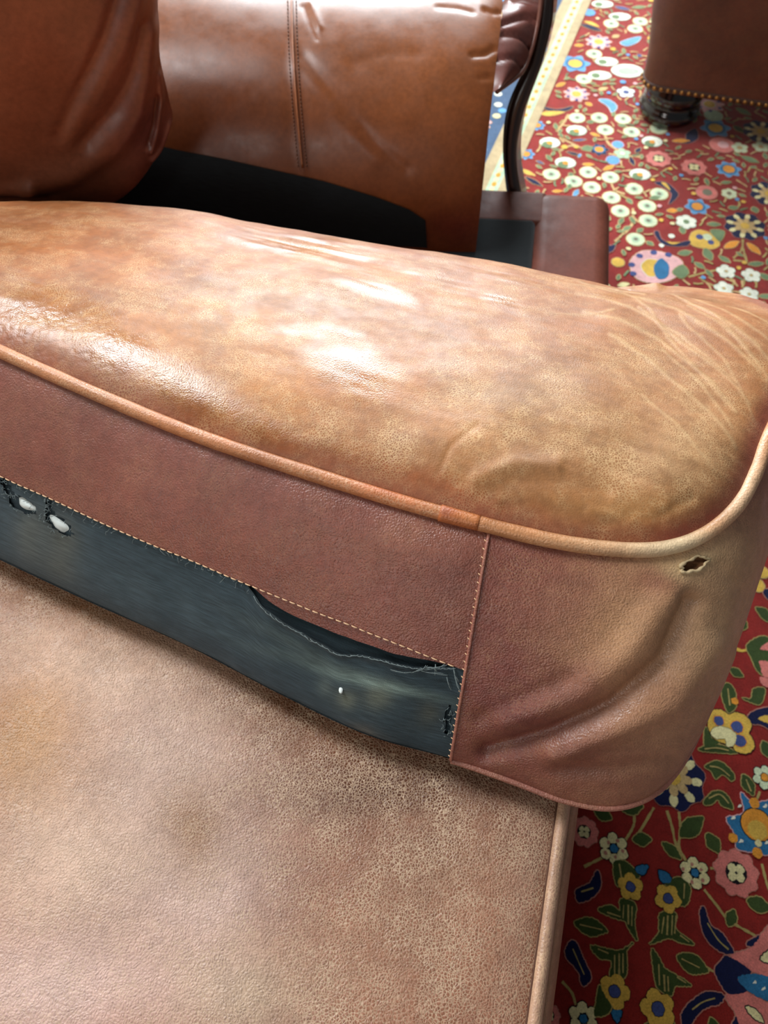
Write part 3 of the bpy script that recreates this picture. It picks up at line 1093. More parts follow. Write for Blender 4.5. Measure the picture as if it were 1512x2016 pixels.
# ------------------------------------------------------------------ things around the cushion
def paint(P, base, blobs, wob=10.0, seed=3, alpha=0.5):
    """vertex colours: a base leather dye with worn or stained patches, and some painted shade and sheen (pixel centre, radii, colour, strength[, crackle])"""
    Q = proj(P)
    nz = np.stack([fbm(P * 28, seed), fbm(P * 28 + 40, seed + 5)], -1) * wob
    Q = Q + nz
    c = np.tile(lin(base), P.shape[:-1] + (1,)).reshape(P.shape[:-1] + (3,)).astype(float)
    a = np.full(P.shape[:-1], alpha)
    for b in blobs:
        x, y, rx, ry, col, s = b[:6]
        ang = math.radians(b[7]) if len(b) > 7 else 0.0
        dx, dy = Q[..., 0] - x, Q[..., 1] - y
        u = (dx * math.cos(ang) + dy * math.sin(ang)) / rx
        v = (-dx * math.sin(ang) + dy * math.cos(ang)) / ry
        w = s * np.exp(-(u * u + v * v))
        c = c * (1 - w[..., None]) + lin(col) * w[..., None]
        if len(b) > 6 and b[6] is not None:
            a = a * (1 - w) + b[6] * w
    return np.concatenate([c, a[..., None]], -1)


def rounded_quad(corners, off, r, n=7):
    K = np.array(corners, float)[:, :2]
    m = len(K)
    x, y = K[:, 0], K[:, 1]
    ccw = np.sum(x * np.roll(y, -1) - np.roll(x, -1) * y) > 0
    if not ccw:
        K = K[::-1]
    N = []
    for i in range(m):
        t = K[(i + 1) % m] - K[i]
        t /= np.linalg.norm(t)
        N.append(np.array([t[1], -t[0]]))
    out = []
    for i in range(m):
        n0, n1 = N[i - 1], N[i]
        rr = max(r + off, 0.001)
        bis = (n0 + n1) / (1 + n0 @ n1)
        c = K[i] + bis * (off - rr)
        a0, a1 = math.atan2(n0[1], n0[0]), math.atan2(n1[1], n1[0])
        while a1 < a0: a1 += 2 * math.pi
        # straight run before each corner
        for k in range(n):
            a = a0 + (a1 - a0) * k / (n - 1)
            out.append(c + rr * np.array([math.cos(a), math.sin(a)]))
    out = np.array(out)
    dense = []
    for i in range(len(out)):
        a, b = out[i], out[(i + 1) % len(out)]
        L = np.linalg.norm(b - a)
        k = max(int(L / 0.03), 1)
        for j in range(k):
            dense.append(a + (b - a) * j / k)
    return np.array(dense)


def loft(corners, prof, r, cap_top=True, cap_bottom=True):
    n0 = len(rounded_quad(corners, 0, r))
    V, ok = [], []
    ref = rounded_quad(corners, 0, r)
    for off, h in prof:
        q = rounded_quad(corners, off, r)
        if len(q) != n0:
            q = resample(np.concatenate([q, q[:1]]), n0 + 1)[:-1]
        V.append(np.concatenate([q, np.full((n0, 1), h)], 1))
    P = np.array(V)
    F = grid_faces(len(prof), n0, True)
    if cap_bottom: F.append(tuple(range(n0))[::-1])
    if cap_top: F.append(tuple((len(prof) - 1) * n0 + k for k in range(n0)))
    return P, F


# ---- ottoman at the lower left
OH = 0.400
pa, pb = W(1100, 1570, OH), W(1038, 2016, OH)
q2 = (pa - pb) / np.linalg.norm(pa - pb)
rf = pa + q2 * 0.045
rn = pa - q2 * 0.52
ql = np.array([-0.912, 0.41, 0.0])
lf = rf + ql * 0.68
lnr = rn + np.array([-0.966, 0.26, 0]) * 0.63
OC = [rn, rf, lf, lnr]
OB = ((rn + lf) / 2)
OB = np.array([OB[0], OB[1], 0.0])
OTT = thing('ottoman', OB, 'worn pebbled tan leather ottoman under the near edge of the seat cushion', 'ottoman')
nu, nv = 230, 190
U, V_ = np.meshgrid(np.linspace(0, 1, nu), np.linspace(0, 1, nv))
Pt = ((1 - U) * (1 - V_))[..., None] * lnr + (U * (1 - V_))[..., None] * rn + (U * V_)[..., None] * rf + ((1 - U) * V_)[..., None] * lf
ed = np.minimum.reduce([U * .74, (1 - U) * .74, V_ * .55, (1 - V_) * .55])
Pt[..., 2] = OH - .0035 + .006 * (1 - np.exp(-ed / .012)) + .010 * (1 - np.exp(-ed / .16)) * (1 - V_ ** 3) + .0022 * fbm(Pt * 9, 31) * smooth(0, .06, ed)
oc = paint(Pt, (142, 98, 76), [
    (250, 1300, 330, 130, (190, 160, 138), .8, .25), (60, 1480, 120, 130, (172, 126, 78), .8, .3), (330, 1520, 200, 160, (186, 158, 142), .75, .3),  # pale left patches carry window sheen painted into the leather
    (150, 1700, 260, 170, (182, 154, 134), .75, .35), (420, 1760, 150, 170, (184, 158, 146), .65, .4), (100, 1950, 320, 130, (186, 158, 146), .7, .4),
    (380, 1620, 60, 90, (134, 92, 58), .7, .7), (560, 1560, 150, 90, (148, 112, 92), .6, .8), (800, 1550, 260, 80, (104, 70, 52), .85, .9),  # last dark patch paints the cushion's shadow along its lower edge
    (560, 1400, 260, 70, (120, 78, 52), .8, .8, 24), (150, 1190, 260, 60, (128, 86, 56), .8, .6, 24), (830, 1800, 240, 200, (150, 108, 84), .7, 1.0), (900, 1690, 150, 100, (140, 104, 82), .6, 1.0),  # dark slanted patches continue the painted cushion shadow
    (700, 1900, 240, 120, (156, 116, 92), .6, 1.0), (480, 1960, 120, 90, (178, 156, 132), .5, .6), (1030, 1750, 40, 300, (150, 114, 94), .5, .8, 8)], wob=34, seed=21, alpha=.8)
om = oc[..., :3].mean((0, 1))
oc[..., :3] = np.clip(om * .97 + (oc[..., :3] - om) * 1.75, .01, 1) * np.array([1.10, 1.0, .98])
grid_obj('top_panel', Pt, M_ott, OTT, OB, oc)
prof = [(0.0, OH - .0045), (0.0010, OH - .0005), (.0035, OH + .0012), (.0065, OH + .0004), (.0092, OH - .002), (.0108, OH - .0055), (.0112, OH - .010)]
P, F = loft(OC, prof, .004, False, False)
ec = np.tile(np.append(lin((186, 146, 120)), .9), (P.shape[0] * P.shape[1], 1))
ec[:, :3] *= (1 + .22 * fbm(P.reshape(-1, 3) * 120, 3))[:, None]
new_obj('edge_roll', P.reshape(-1, 3), F, M_welt, OTT, OB, ec)
prof = [(.0098, OH - .006), (.0140, OH - .010), (.0185, OH - .019), (.0225, OH - .035), (.0255, OH - .07), (.027, OH - .15), (.025, OH - .26), (.020, .085)]
P, F = loft(OC, prof, .004, False, True)
new_obj('side_panel', P.reshape(-1, 3), F, M_welt, OTT, OB, np.tile(np.append(lin((150, 106, 78)), .25), (P.shape[0] * P.shape[1], 1)))
P, F = loft(OC, [(-.0012, OH - .0035), (-.0002, OH - .0020), (.0008, OH - .0035)], .004, False, False)
new_obj('seam', P.reshape(-1, 3), F, M_dthread, OTT, OB)
bun = [(0.0, .0032), (.038, .0032), (.052, .012), (.056, .028), (.050, .042), (.042, .048), (.046, .054), (.050, .066), (.044, .08), (.034, .088), (0.0, .088)]
bv, bf = lathe_data(bun)
cen = np.mean([q[:2] for q in OC], 0)
for k in OC:
    p = k[:2] + (cen - k[:2]) * .16
    new_obj('bun_foot', bv + np.array([p[0], p[1], 0.0]), bf, M_foot, OTT, OB)

# ---- studded leather stool in the background
f0, f1 = W(1258, 174, .098), W(1512, 212, .098)
sx = (f1 - f0) / np.linalg.norm(f1 - f0)
sy = np.array([.36, .933, 0.0])
SC = [f0, f0 + sx * .62, f0 + sx * .62 + sy * .5, f0 + sy * .5]
SB = np.mean(SC, 0) * np.array([1, 1, 0])
ST = thing('leather_stool', SB, 'dark brown leather stool with brass nailheads and a black bun foot', 'stool')
prof = [(-.004, .096), (0.0, .100), (.001, .112), (.006, .16), (.022, .24), (.034, .32), (.034, .36), (.022, .395), (-.012, .415), (-.06, .428), (-.15, .432)]
P, F = loft(SC, prof, .035)
new_obj('body', P.reshape(-1, 3), F, M_stool, ST, SB)
P, F = loft(SC, [(-.002, .097), (.0022, .098), (.0032, .104), (.0022, .110), (-.002, .111)], .035, False, False)
new_obj('trim_band', P.reshape(-1, 3), F, plain('trim_band_leather', (60, 32, 18), .5), ST, SB)
hv, hf = lathe_data([(.0042, 0), (.0040, .0012), (.0030, .0024), (.0014, .0031), (0.0, .0033)], 10)
nm = None
loop = rounded_quad(SC, .0035, .035)
L = np.concatenate([loop, loop[:1]])
ring = resample(L, 160)[:-1]
for i, p in enumerate(ring):
    px = proj(np.array([[p[0], p[1], .104]]))[0]
    tdir = ring[(i + 1) % len(ring)] - ring[i - 1]
    nrm = np.array([tdir[1], -tdir[0], 0.0])
    nrm /= np.linalg.norm(nrm)
    if not (px[0] < 1600 and nrm @ (CAM - np.array([p[0], p[1], .1])) > 0):
        continue
    if nm is None:
        o = new_obj('nailhead', hv, hf, M_brass, ST)
        nm = o.data
    else:
        o = bpy.data.objects.new('nailhead', nm)
        COL.objects.link(o)
        o.parent = ST
    o.location = Vector((p[0], p[1], .104)) - Vector(SB)
    o.rotation_euler = Vector(nrm).to_track_quat('Z', 'Y').to_euler()
bun2 = [(0.0, .0032), (.050, .0032), (.062, .010), (.066, .022), (.062, .034), (.054, .040), (.058, .046), (.063, .056), (.062, .070), (.056, .078), (.056, .082), (.050, .097), (0.0, .097)]
bv2, bf2 = lathe_data(bun2, 36)
foot0 = W(1312, 226, 0.0)
offs = foot0 - f0
offs[2] = 0
for p in (f0 + offs, f0 + sx * .62 - sx * .055 + sy * .05, f0 + sx * .56 + sy * .44, f0 + sx * .06 + sy * .44):
    new_obj('bun_foot', bv2 + np.array([p[0], p[1], 0.0]), bf2, M_foot, ST, SB)

# ---- armchair the cushion was pulled from
DH = 0.22
ca = W(1206, 380, DH)
cb = W(1204, 575, DH)
ax_b = (cb - ca) / np.linalg.norm(cb - ca)            # towards the viewer
ax_a = np.array([-.998, .067, 0.0])                   # towards the backrest
ARMC = thing('armchair', (ca[0] - .3, ca[1] - .25, 0.0), 'brown leather armchair with its seat cushion pulled out and black deck cloth showing', 'armchair')
AB = np.array([ca[0] - .3, ca[1] - .25, 0.0])
fr_ = (ca * np.array([1, 1, 0]), ax_a, ax_b)
RAILC = (104, 54, 40)


def chair_box(name, lo, hi, bev, mat, col=None, blobs=(), bulge=0.0):
    v, f = box_data(lo, hi, bev, 6, frame=fr_)
    if mat in (M_chair, M_rail):
        c = paint(v, col, list(blobs), 8, 9, .1)
        return new_obj(name, v, f, mat, ARMC, AB, c)
    n = len(v)
    return new_obj(name, v, f, mat, ARMC, AB, uv=(v[:, :2]))


chair_box('front_rail', (0.0, 0.0, .075), (.128, .55, DH + .006), .028, M_rail, RAILC, [(1120, 480, 40, 80, (104, 48, 42), .8)])
chair_box('side_rail', (.10, 0.004, .075), (1.02, .088, DH + .004), .012, M_rail, RAILC)
chair_box('side_rail', (.10, .47, .075), (1.02, .55, DH - .01), .02, M_rail, RAILC)
chair_box('back_rail', (1.00, .0, .075), (1.10, .55, DH - .01), .02, M_rail, RAILC)
chair_box('backrest', (1.04, -.02, .09), (1.16, .57, .80), .05, M_chair, (118, 66, 44))
dk = chair_box('seat_deck', (.118, .076, .14), (1.03, .50, DH + .0065), .010, M_deck)
tag(dk, 'black deck cloth')
lv, lf_ = lathe_data([(0.0, 0.0032), (.020, 0.0032), (.024, .02), (.020, .05), (.030, .078), (0.0, .078)], 20)
for a, b in ((.05, .05), (.05, .50), (1.05, .05), (1.05, .50)):
    p = fr_[0] + ax_a * a + ax_b * b
    new_obj('leg', lv + p, lf_, M_wood, ARMC, AB)

# far arm: inner face is a padded panel leaning outwards
P0 = W(940, 478, DH)
lean = 0.24
nrm_arm = np.cross(ax_a, np.array([0, lean, 1.0]))
nrm_arm /= np.linalg.norm(nrm_arm)


def arm_pt(px, py):
    return PL(px, py, P0, nrm_arm)


prof_arm = [(.000, .215, .137), (.018, .30, .138), (.040, .35, .140), (.070, .39, .143), (.108, .42, .148), (.153, .440, .154), (.205, .452, .161), (.255, .455, .167), (.285, .447, .168), (.300, .425, .168)]
right_edge = [np.array([x_, .908 + o_, h_]) for o_, h_, x_ in prof_arm]
left_edge = [q + ax_a * 0.70 for q in right_edge]
nr, nc = 150, 230
RE, LE = spline(right_edge, nr), spline(left_edge, nr)
S = np.linspace(0, 1, nc)[None, :, None]
Pa = RE[:, None, :] * (1 - S) + LE[:, None, :] * S
tow = gnormals(Pa, CAM)
Q = proj(Pa)
sv = np.linspace(0, 1, nc)[None, :]
hv_ = np.linspace(0, 1, nr)[:, None]
disp = .010 * (1 - np.exp(-sv / .035)) * (1 - np.exp(-hv_ / .08)) - .004 * np.ones((nr, nc))
seam_px = [(572, -180), (575, 0), (577, 90), (583, 190), (590, 270), (596, 330), (602, 380)]
d, s = polydist(Q, seam_px)
disp = disp + .0010 * gauss(d, 9) - .0020 * gauss(d, 38)
for pl, w, am in (([(598, 118), (640, 165), (690, 225), (745, 290), (800, 330)], 12, -.0016), ([(590, 135), (630, 190), (680, 250), (740, 310)], 18, .0012),
                  ([(598, 20), (612, 55), (625, 82)], 6, -.0016), ([(614, 15), (630, 60)], 6, .002), 
                  ([(985, 20), (970, 25), (955, 22)], 5, -.003), ([(972, 95), (955, 108), (930, 112)], 6, -.003), ([(966, 150), (945, 155)], 5, -.002), ([(700, 130), (760, 110), (820, 112)], 14, -.0012),
                  ([(930, 30), (900, 24), (860, 22)], 5, -.0014)):
    dd, _ = polydist(Q, pl)
    disp = disp + am * gauss(dd, w)
disp = disp + .0011 * fbm(Pa * np.array([11, 11, 16]), 77)
Pa = Pa + tow * disp[..., None]
ac = paint(Pa, (130, 72, 36), [(420, 250, 170, 140, (92, 46, 24), .85), (760, 330, 250, 70, (106, 56, 28), .6), (820, 150, 160, 120, (142, 84, 48), .5), (900, 450, 60, 40, (112, 48, 34), .8), (620, 260, 150, 60, (104, 56, 32), .5)], 16, 12, .05)  # dark lower left and paler upper part paint shade into the dye
v = Pa.reshape(-1, 3)
ac[..., :3] *= .82
grid_obj('arm_panel', Pa, M_arm, ARMC, AB, ac)
# outer face and top of that arm
thick = .085
Po = Pa[:, :, :].copy()
outer = []
for k, (o_, z_) in enumerate(((0.0, 0.0), (.008, -.02), (.010, -.06), (.004, -.12), (-.02, -.20), (-.05, -.30))):
    row = Pa[-1].copy()
    row = row + np.array([0, o_, z_])
    outer.append(row)
grid_obj('arm_outer_panel', np.array(outer)[:, ::3], M_chair, ARMC, AB, np.tile(np.append(lin((120, 64, 40)), .05), (len(outer), len(range(0, nc, 3)), 1)))
# black cloth strip low on the arm, kept under the seat cushion
top_line = [(150, 268), (240, 278), (330, 290), (355, 296), (440, 312), (540, 334), (640, 356), (740, 386), (805, 410), (838, 432)]
bot_line = [(150, 390), (240, 408), (330, 420), (355, 430), (440, 450), (540, 465), (640, 474), (740, 480), (805, 484), (841, 486)]


def on_arm(px, py, lift):
    d2 = (Q2[..., 0] - px) ** 2 + (Q2[..., 1] - py) ** 2
    k = np.argmin(d2)
    return Pa.reshape(-1, 3)[k] + tow.reshape(-1, 3)[k] * lift


Q2 = proj(Pa)
tl, bl = resample(np.array(top_line, float), 60), resample(np.array(bot_line, float), 60)


def arm_surface(px, py, lift):
    # smooth look-up on the displaced panel: average of the nearest grid points
    d2 = ((Q2[..., 0] - px) ** 2 + (Q2[..., 1] - py) ** 2).ravel()
    k = np.argpartition(d2, 6)[:6]
    w = 1 / (d2[k] + 2.0)
    p = (Pa.reshape(-1, 3)[k] * w[:, None]).sum(0) / w.sum()
    # slide along the view ray onto the plane through p
    n = tow.reshape(-1, 3)[k[0]]
    return PL(px, py, p, n) + n * lift


rows = []
for k in range(14):
    a = k / 13
    rows.append([arm_surface(*(tl[i] * (1 - a) + bl[i] * a), .0032) for i in range(60)])
rows = np.array(rows)
uvs = np.stack(np.meshgrid(np.linspace(0, .4, 60), np.linspace(0, .08, 14)), -1)
o = grid_obj('arm_cloth_strip', rows, M_deck, ARMC, AB, uv=uvs)
tag(o, 'black cloth strip low on the inner arm')
# raised seam with two rows of stitches
sm = tube_obj = None
cap_v, cap_f = tube_data(np.array([[-.5, 0, 0], [-.38, 0, .10], [0, 0, .16], [.38, 0, .10], [.5, 0, 0]]), [.06, .14, .17, .14, .06], 6)
st_mesh = {}


def stitch(parent, base, p, d, n, length, width, mat, name='stitch'):
    d = d / np.linalg.norm(d)
    n = n - d * (n @ d)
    n = n / np.linalg.norm(n)
    b = np.cross(n, d)
    if mat.name not in st_mesh:
        o = new_obj(name, cap_v, cap_f, mat, parent)
        st_mesh[mat.name] = o.data
    else:
        o = bpy.data.objects.new(name, st_mesh[mat.name])
        COL.objects.link(o)
        o.parent = parent
    k = width / .34
    m = Matrix(((d[0] * length, b[0] * k, n[0] * k, p[0] - base[0]), (d[1] * length, b[1] * k, n[1] * k, p[1] - base[1]),
                (d[2] * length, b[2] * k, n[2] * k, p[2] - base[2]), (0, 0, 0, 1)))
    o.matrix_local = m
    return o


arm_obj = [o for o in ARMC.children if o.name.startswith('arm_panel')][0]
sl = spline(np.array(seam_px[1:6], float), 46)
rib = np.array([arm_surface(x, y, .001) for x, y in spline(np.array([(575, -8)] + seam_px[1:6], float), 40)])
v, f = tube_data(rib, .0016, 8)
new_obj('seam_welt', v, f, M_chair, arm_obj, AB, np.tile(np.append(lin((140, 82, 46)), 0), (len(v), 1)))
for off in (-8.5, 8.5):
    for i in range(0, 45, 1):
        p = arm_surface(sl[i][0] + off, sl[i][1], .0004)
        q = arm_surface(sl[i + 1][0] + off, sl[i + 1][1], .0004)
        stitch(arm_obj, AB, (p + q) / 2, q - p, nrm_arm * np.sign(nrm_arm @ (CAM - p)), np.linalg.norm(q - p) * .72, .0016, M_dthread)

# front end of the arm (gathered dark leather) and the wooden post beside it
n_front = 40
def Yp(px, py, y):
    d_ = ray(px, py)
    return CAM + d_ * (y / d_[1])


Qre = proj(Pa[:, 0])


def edge_at(py):
    return np.array([np.interp(-py, -Qre[:, 1], Pa[:, 0, k]) for k in range(3)])


ie = spline([edge_at(q) for q in (-25, 20, 60, 100, 140, 182)], n_front)
oe = spline([Yp(1068, -30, 1.165), Yp(1063, 20, 1.15), Yp(1056, 60, 1.135), Yp(1044, 105, 1.11), Yp(1026, 143, 1.07), edge_at(186) + np.array([.006, .006, 0])], n_front)
S = np.linspace(0, 1, 40)[None, :, None]
Pf = ie[:, None, :] * (1 - S) + oe[:, None, :] * S
nf = gnormals(Pf, CAM)
Qf = proj(Pf)
df = .010 * np.sin(np.pi * S[..., 0]) * np.ones((n_front, 1))
for pl, w, am in (([(1060, 35), (1020, 45), (990, 48)], 5, -.006), ([(1045, 95), (1015, 80), (990, 70)], 5, -.006), ([(1060, 5), (1010, 15)], 5, -.004), ([(1030, 135), (1000, 120), (980, 118)], 5, -.004)):
    dd, _ = polydist(Qf, pl)
    df = df + am * gauss(dd, w)
Pf = Pf + nf * df[..., None]
grid_obj('arm_front', Pf, M_chair, ARMC, AB, np.tile(np.append(lin((104, 58, 50)), .05), (n_front, 40, 1)))
v, f = tube_data(oe, .0032, 8)
new_obj('arm_front_piping', v, f, M_chair, ARMC, AB, np.tile(np.append(lin((118, 72, 58)), 0), (len(v), 1)))
post_l = [(1064, -22), (1062, 0), (1052, 60), (1034, 130), (1006, 190), (993, 240), (990, 300), (994, 350), (1000, 400)]
post_r = [(1090, -22), (1088, 0), (1083, 55), (1066, 125), (1046, 180), (1028, 230), (1016, 290), (1016, 340), (1026, 400)]
pp = np.array([P0[0], 1.075, .22])
npst = np.array([0.0, -1.0, .42])
npst /= np.linalg.norm(npst)
A = spline([PL(x, y, pp, npst) for x, y in post_l], 50)
B = spline([PL(x, y, pp, npst) for x, y in post_r], 50)
lowA, lowB = A[-1].copy(), B[-1].copy()
A = np.concatenate([A, [[lowA[0], lowA[1], .10], [lowA[0] + .005, lowA[1], 0.0032]]])
B = np.concatenate([B, [[lowB[0], lowB[1], .10], [lowB[0] - .004, lowB[1], 0.0032]]])
dep = np.array([.012, .034, 0])
ring = np.stack([A, (A + B) / 2 + np.array([0, -.007, 0]), B, B + dep, (A + B) / 2 + dep, A + dep], 1)
F = grid_faces(len(A), 6, True) + [tuple(range(6))[::-1], tuple((len(A) - 1) * 6 + k for k in range(6))]
new_obj('arm_post', ring.reshape(-1, 3), F, M_wood, ARMC, AB)

# ---- loose back cushion at the upper left
BK = np.array([-.45, .92, .24])
BACK = thing('back_cushion', BK, 'soft folded brown leather back cushion at the upper left', 'cushion')


def coons(c0, c1, d0, d1):
    """c0: v=0, c1: v=1 (along u); d0: u=0, d1: u=1 (along v)"""
    nu, nv = len(c0), len(d0)
    u = np.linspace(0, 1, nu)[None, :, None]
    v = np.linspace(0, 1, nv)[:, None, None]
    Lc = (1 - v) * c0[None] + v * c1[None]
    Ld = (1 - u) * d0[:, None] + u * d1[:, None]
    Bq = (1 - u) * (1 - v) * c0[0] + u * (1 - v) * c0[-1] + (1 - u) * v * c1[0] + u * v * c1[-1]
    return Lc + Ld - Bq


tp = spline([D(-190, -200, .66), D(60, -200, .70), D(318, -200, .80)], 150)
rt = spline([D(318, -200, .80), D(320, -60, .82), D(317, 60, .86), D(320, 130, .89), D(334, 200, .925), D(343, 250, .955), D(322, 298, .985), D(292, 335, 1.01)], 140)
bt = spline([D(-190, 470, 1.08), D(60, 465, 1.08), D(190, 430, 1.06), D(255, 385, 1.04), D(292, 335, 1.01)], 150)
lt = spline([D(-190, -200, .66), D(-190, 150, .82), D(-190, 470, 1.08)], 140)
Pb = coons(tp, bt, lt, rt)
nb = gnormals(Pb, CAM)
uu = np.linspace(0, 1, 150)[None, :]
vv = np.linspace(0, 1, 140)[:, None]
Qb = proj(Pb)
db = .045 * (1 - np.exp(-(1 - uu) / .13)) * (1 - np.exp(-(1 - vv) / .16)) * np.ones((140, 150)) - .012
for pl, w, am in (([(215, -40), (190, 40), (160, 110), (125, 190), (112, 228)], 16, -.006), ([(250, -20), (225, 60), (180, 140), (125, 225)], 26, .006),
                  ([(300, 60), (285, 130), (262, 200), (215, 260), (140, 310), (60, 335)], 26, .009), ([(262, 40), (250, 120), (215, 190), (165, 245)], 16, -.006),
                  ([(316, 150), (318, 200), (306, 245), (292, 280)], 7, .006), ([(308, 190), (300, 240), (288, 268)], 6, -.006), ([(338, 250), (320, 285), (296, 300)], 6, .005),
                  ([(60, 330), (20, 338), (-40, 345)], 14, .008), ([(95, 360), (20, 365), (-40, 370)], 14, -.004)):
    dd, _ = polydist(Qb, pl)
    db = db + am * gauss(dd, w)
db = db + .003 * fbm(Pb * 12, 5)
Pb = Pb + nb * db[..., None]
n_in = nrm_arm * np.sign(nrm_arm @ (CAM - P0))


def off_arm(P, gap):
    dd = (P - P0) @ n_in
    return P + n_in * np.maximum(gap - dd, 0)[..., None]


Pb = off_arm(Pb, .034)
bc = paint(Pb, (128, 74, 52), [(60, 60, 130, 160, (130, 74, 52), .6), (250, 60, 60, 120, (120, 72, 58), .6), (290, 260, 70, 90, (92, 48, 44), .8), (80, 380, 160, 30, (110, 58, 34), .6), (20, 250, 90, 70, (134, 74, 50), .6)], 14, 8, .05)
bc[..., :3] *= 1.15
grid_obj('front_cover', Pb, M_chair, BACK, BK, bc)
e = [np.concatenate([Pb[0], Pb[1:, -1], Pb[-1, ::-1][1:], Pb[::-1, 0][1:-1]])][0]
cn = Pb.mean((0, 1)) - nb.mean((0, 1)) * .20
loops = [e, e * .98 + cn * .02 - nb.mean((0, 1)) * .03, e * .85 + cn * .15 - nb.mean((0, 1)) * .09, e * .55 + cn * .45 - nb.mean((0, 1)) * .10, e * .1 + cn * .9 - nb.mean((0, 1)) * .06]
G = np.array(loops)
G = off_arm(G, .036)
G[..., 2] = np.maximum(G[..., 2], .240)
new_obj('back_cover', G.reshape(-1, 3), grid_faces(len(loops), len(e), True) + [tuple((len(loops) - 1) * len(e) + k for k in range(len(e)))], M_chair, BACK, BK, np.tile(np.append(lin((104, 58, 42)), .05), (G.shape[0] * G.shape[1], 1)))

# ------------------------------------------------------------------ the worn seat cushion
PAIRS = [  # top seam (pixel, height) and bottom seam of the boxing
    ((-250, 572, .556), (-250, 985, .432)), ((-110, 640, .560), (-110, 1050, .430)), ((0, 692, .561), (-5, 1100, .430)), ((200, 781, .561), (180, 1187, .430)),
    ((400, 862, .561), (370, 1272, .430)), ((600, 929, .561), (550, 1366, .430)), ((800, 991, .560), (720, 1446, .430)), ((965, 1036, .560), (888, 1494, .428)),
    ((1100, 1067, .560), (1010, 1536, .426)), ((1220, 1082, .560), (1110, 1573, .425)), ((1310, 1079, .560), (1205, 1588, .425)), ((1385, 1052, .560), (1285, 1562, .426)),
    ((1447, 1000, .560), (1345, 1496, .428)), ((1484, 935, .560), (1398, 1385, .430)), ((1508, 868, .558), (1438, 1265, .430)), ((1548, 790, .550), (1478, 1135, .430)),
    ((1592, 720, .535), (1538, 985, .420)), ((1602, 668, .505), (1600, 850, .400)),
    ((1565, 628, .480), None), ((1505, 596, .455), None), ((1440, 577, .437), None), ((1330, 566, .420), None), ((1210, 575, .410), None), ((1010, 533, .402), None),
    ((820, 498, .400), None), ((660, 470, .400), None), ((500, 442, .400), None), ((300, 412, .400), None), ((100, 410, .398), None), ((0, 414, .395), None), ((-150, 424, .395), None),
    ((-275, 445, .41), None), ((-330, 485, .47), None), ((-310, 528, .52), None)]
NC = len(PAIRS)
Tc = np.array([W(*a) for a, b in PAIRS])
Bc = []
for i, (a, b) in enumerate(PAIRS):
    if b is not None:
        Bc.append(W(*b))
    else:
        w = (i - 17) / (NC - 17.0)
        Bc.append(Tc[i] + np.array([.035 * (1 - w) - .015 * w, .035 * (1 - w) + .0 * w - .03 * max(0, w * 3 - 2), -.160]))
Bc[32] = Tc[32] + np.array([-.01, -.015, -.075])
Bc[33] = Tc[33] + np.array([-.01, -.05, -.09])
Bc[31] = Tc[31] + np.array([-.012, -.005, -.11])
Bc = np.array(Bc)
CB = np.array([-.05, .45, .42])
CUSH = thing('seat_cushion', CB, 'tan leather seat cushion with torn black cloth edging and piped seam', 'cushion')

SEAM = 7.0
TOPN = 280


def T(s): return cr(Tc, s, True)
def B(s): return cr(Bc, s, True)


def side(a, b, n):
    s = np.linspace(a, b, 3000)
    return resample(T(s), n)


# ---- top panel
nu, nv = 540, 400
c0 = side(0, 11, nu)
d1 = side(11, 19, nv)
c1 = side(31, 19, nu) if False else resample(T(np.linspace(31, 19, 3000)), nu)
d0 = resample(T(np.linspace(34, 31, 3000)), nv)
Pt = coons(c0, c1, d0, d1)
n0 = gnormals(Pt, CAM + np.array([0, 0, 5.0]))
border = T(np.linspace(-3, 19.5, 1400))
bb = T(np.linspace(19, 31, 400))
ku, kv = np.arange(0, nu, 4), np.arange(0, nv, 4)
ku, kv = np.append(ku, nu - 1), np.append(kv, nv - 1)
sub = Pt[kv][:, ku].reshape(-1, 3)


def field(line):
    q = np.concatenate([np.sqrt(((sub[k:k + 500, None, :] - line[None]) ** 2).sum(-1)).min(1) for k in range(0, len(sub), 500)]).reshape(len(kv), len(ku))
    q = np.stack([np.interp(np.arange(nu), ku, r) for r in q])
    return np.stack([np.interp(np.arange(nv), kv, q[:, k]) for k in range(nu)], 1)


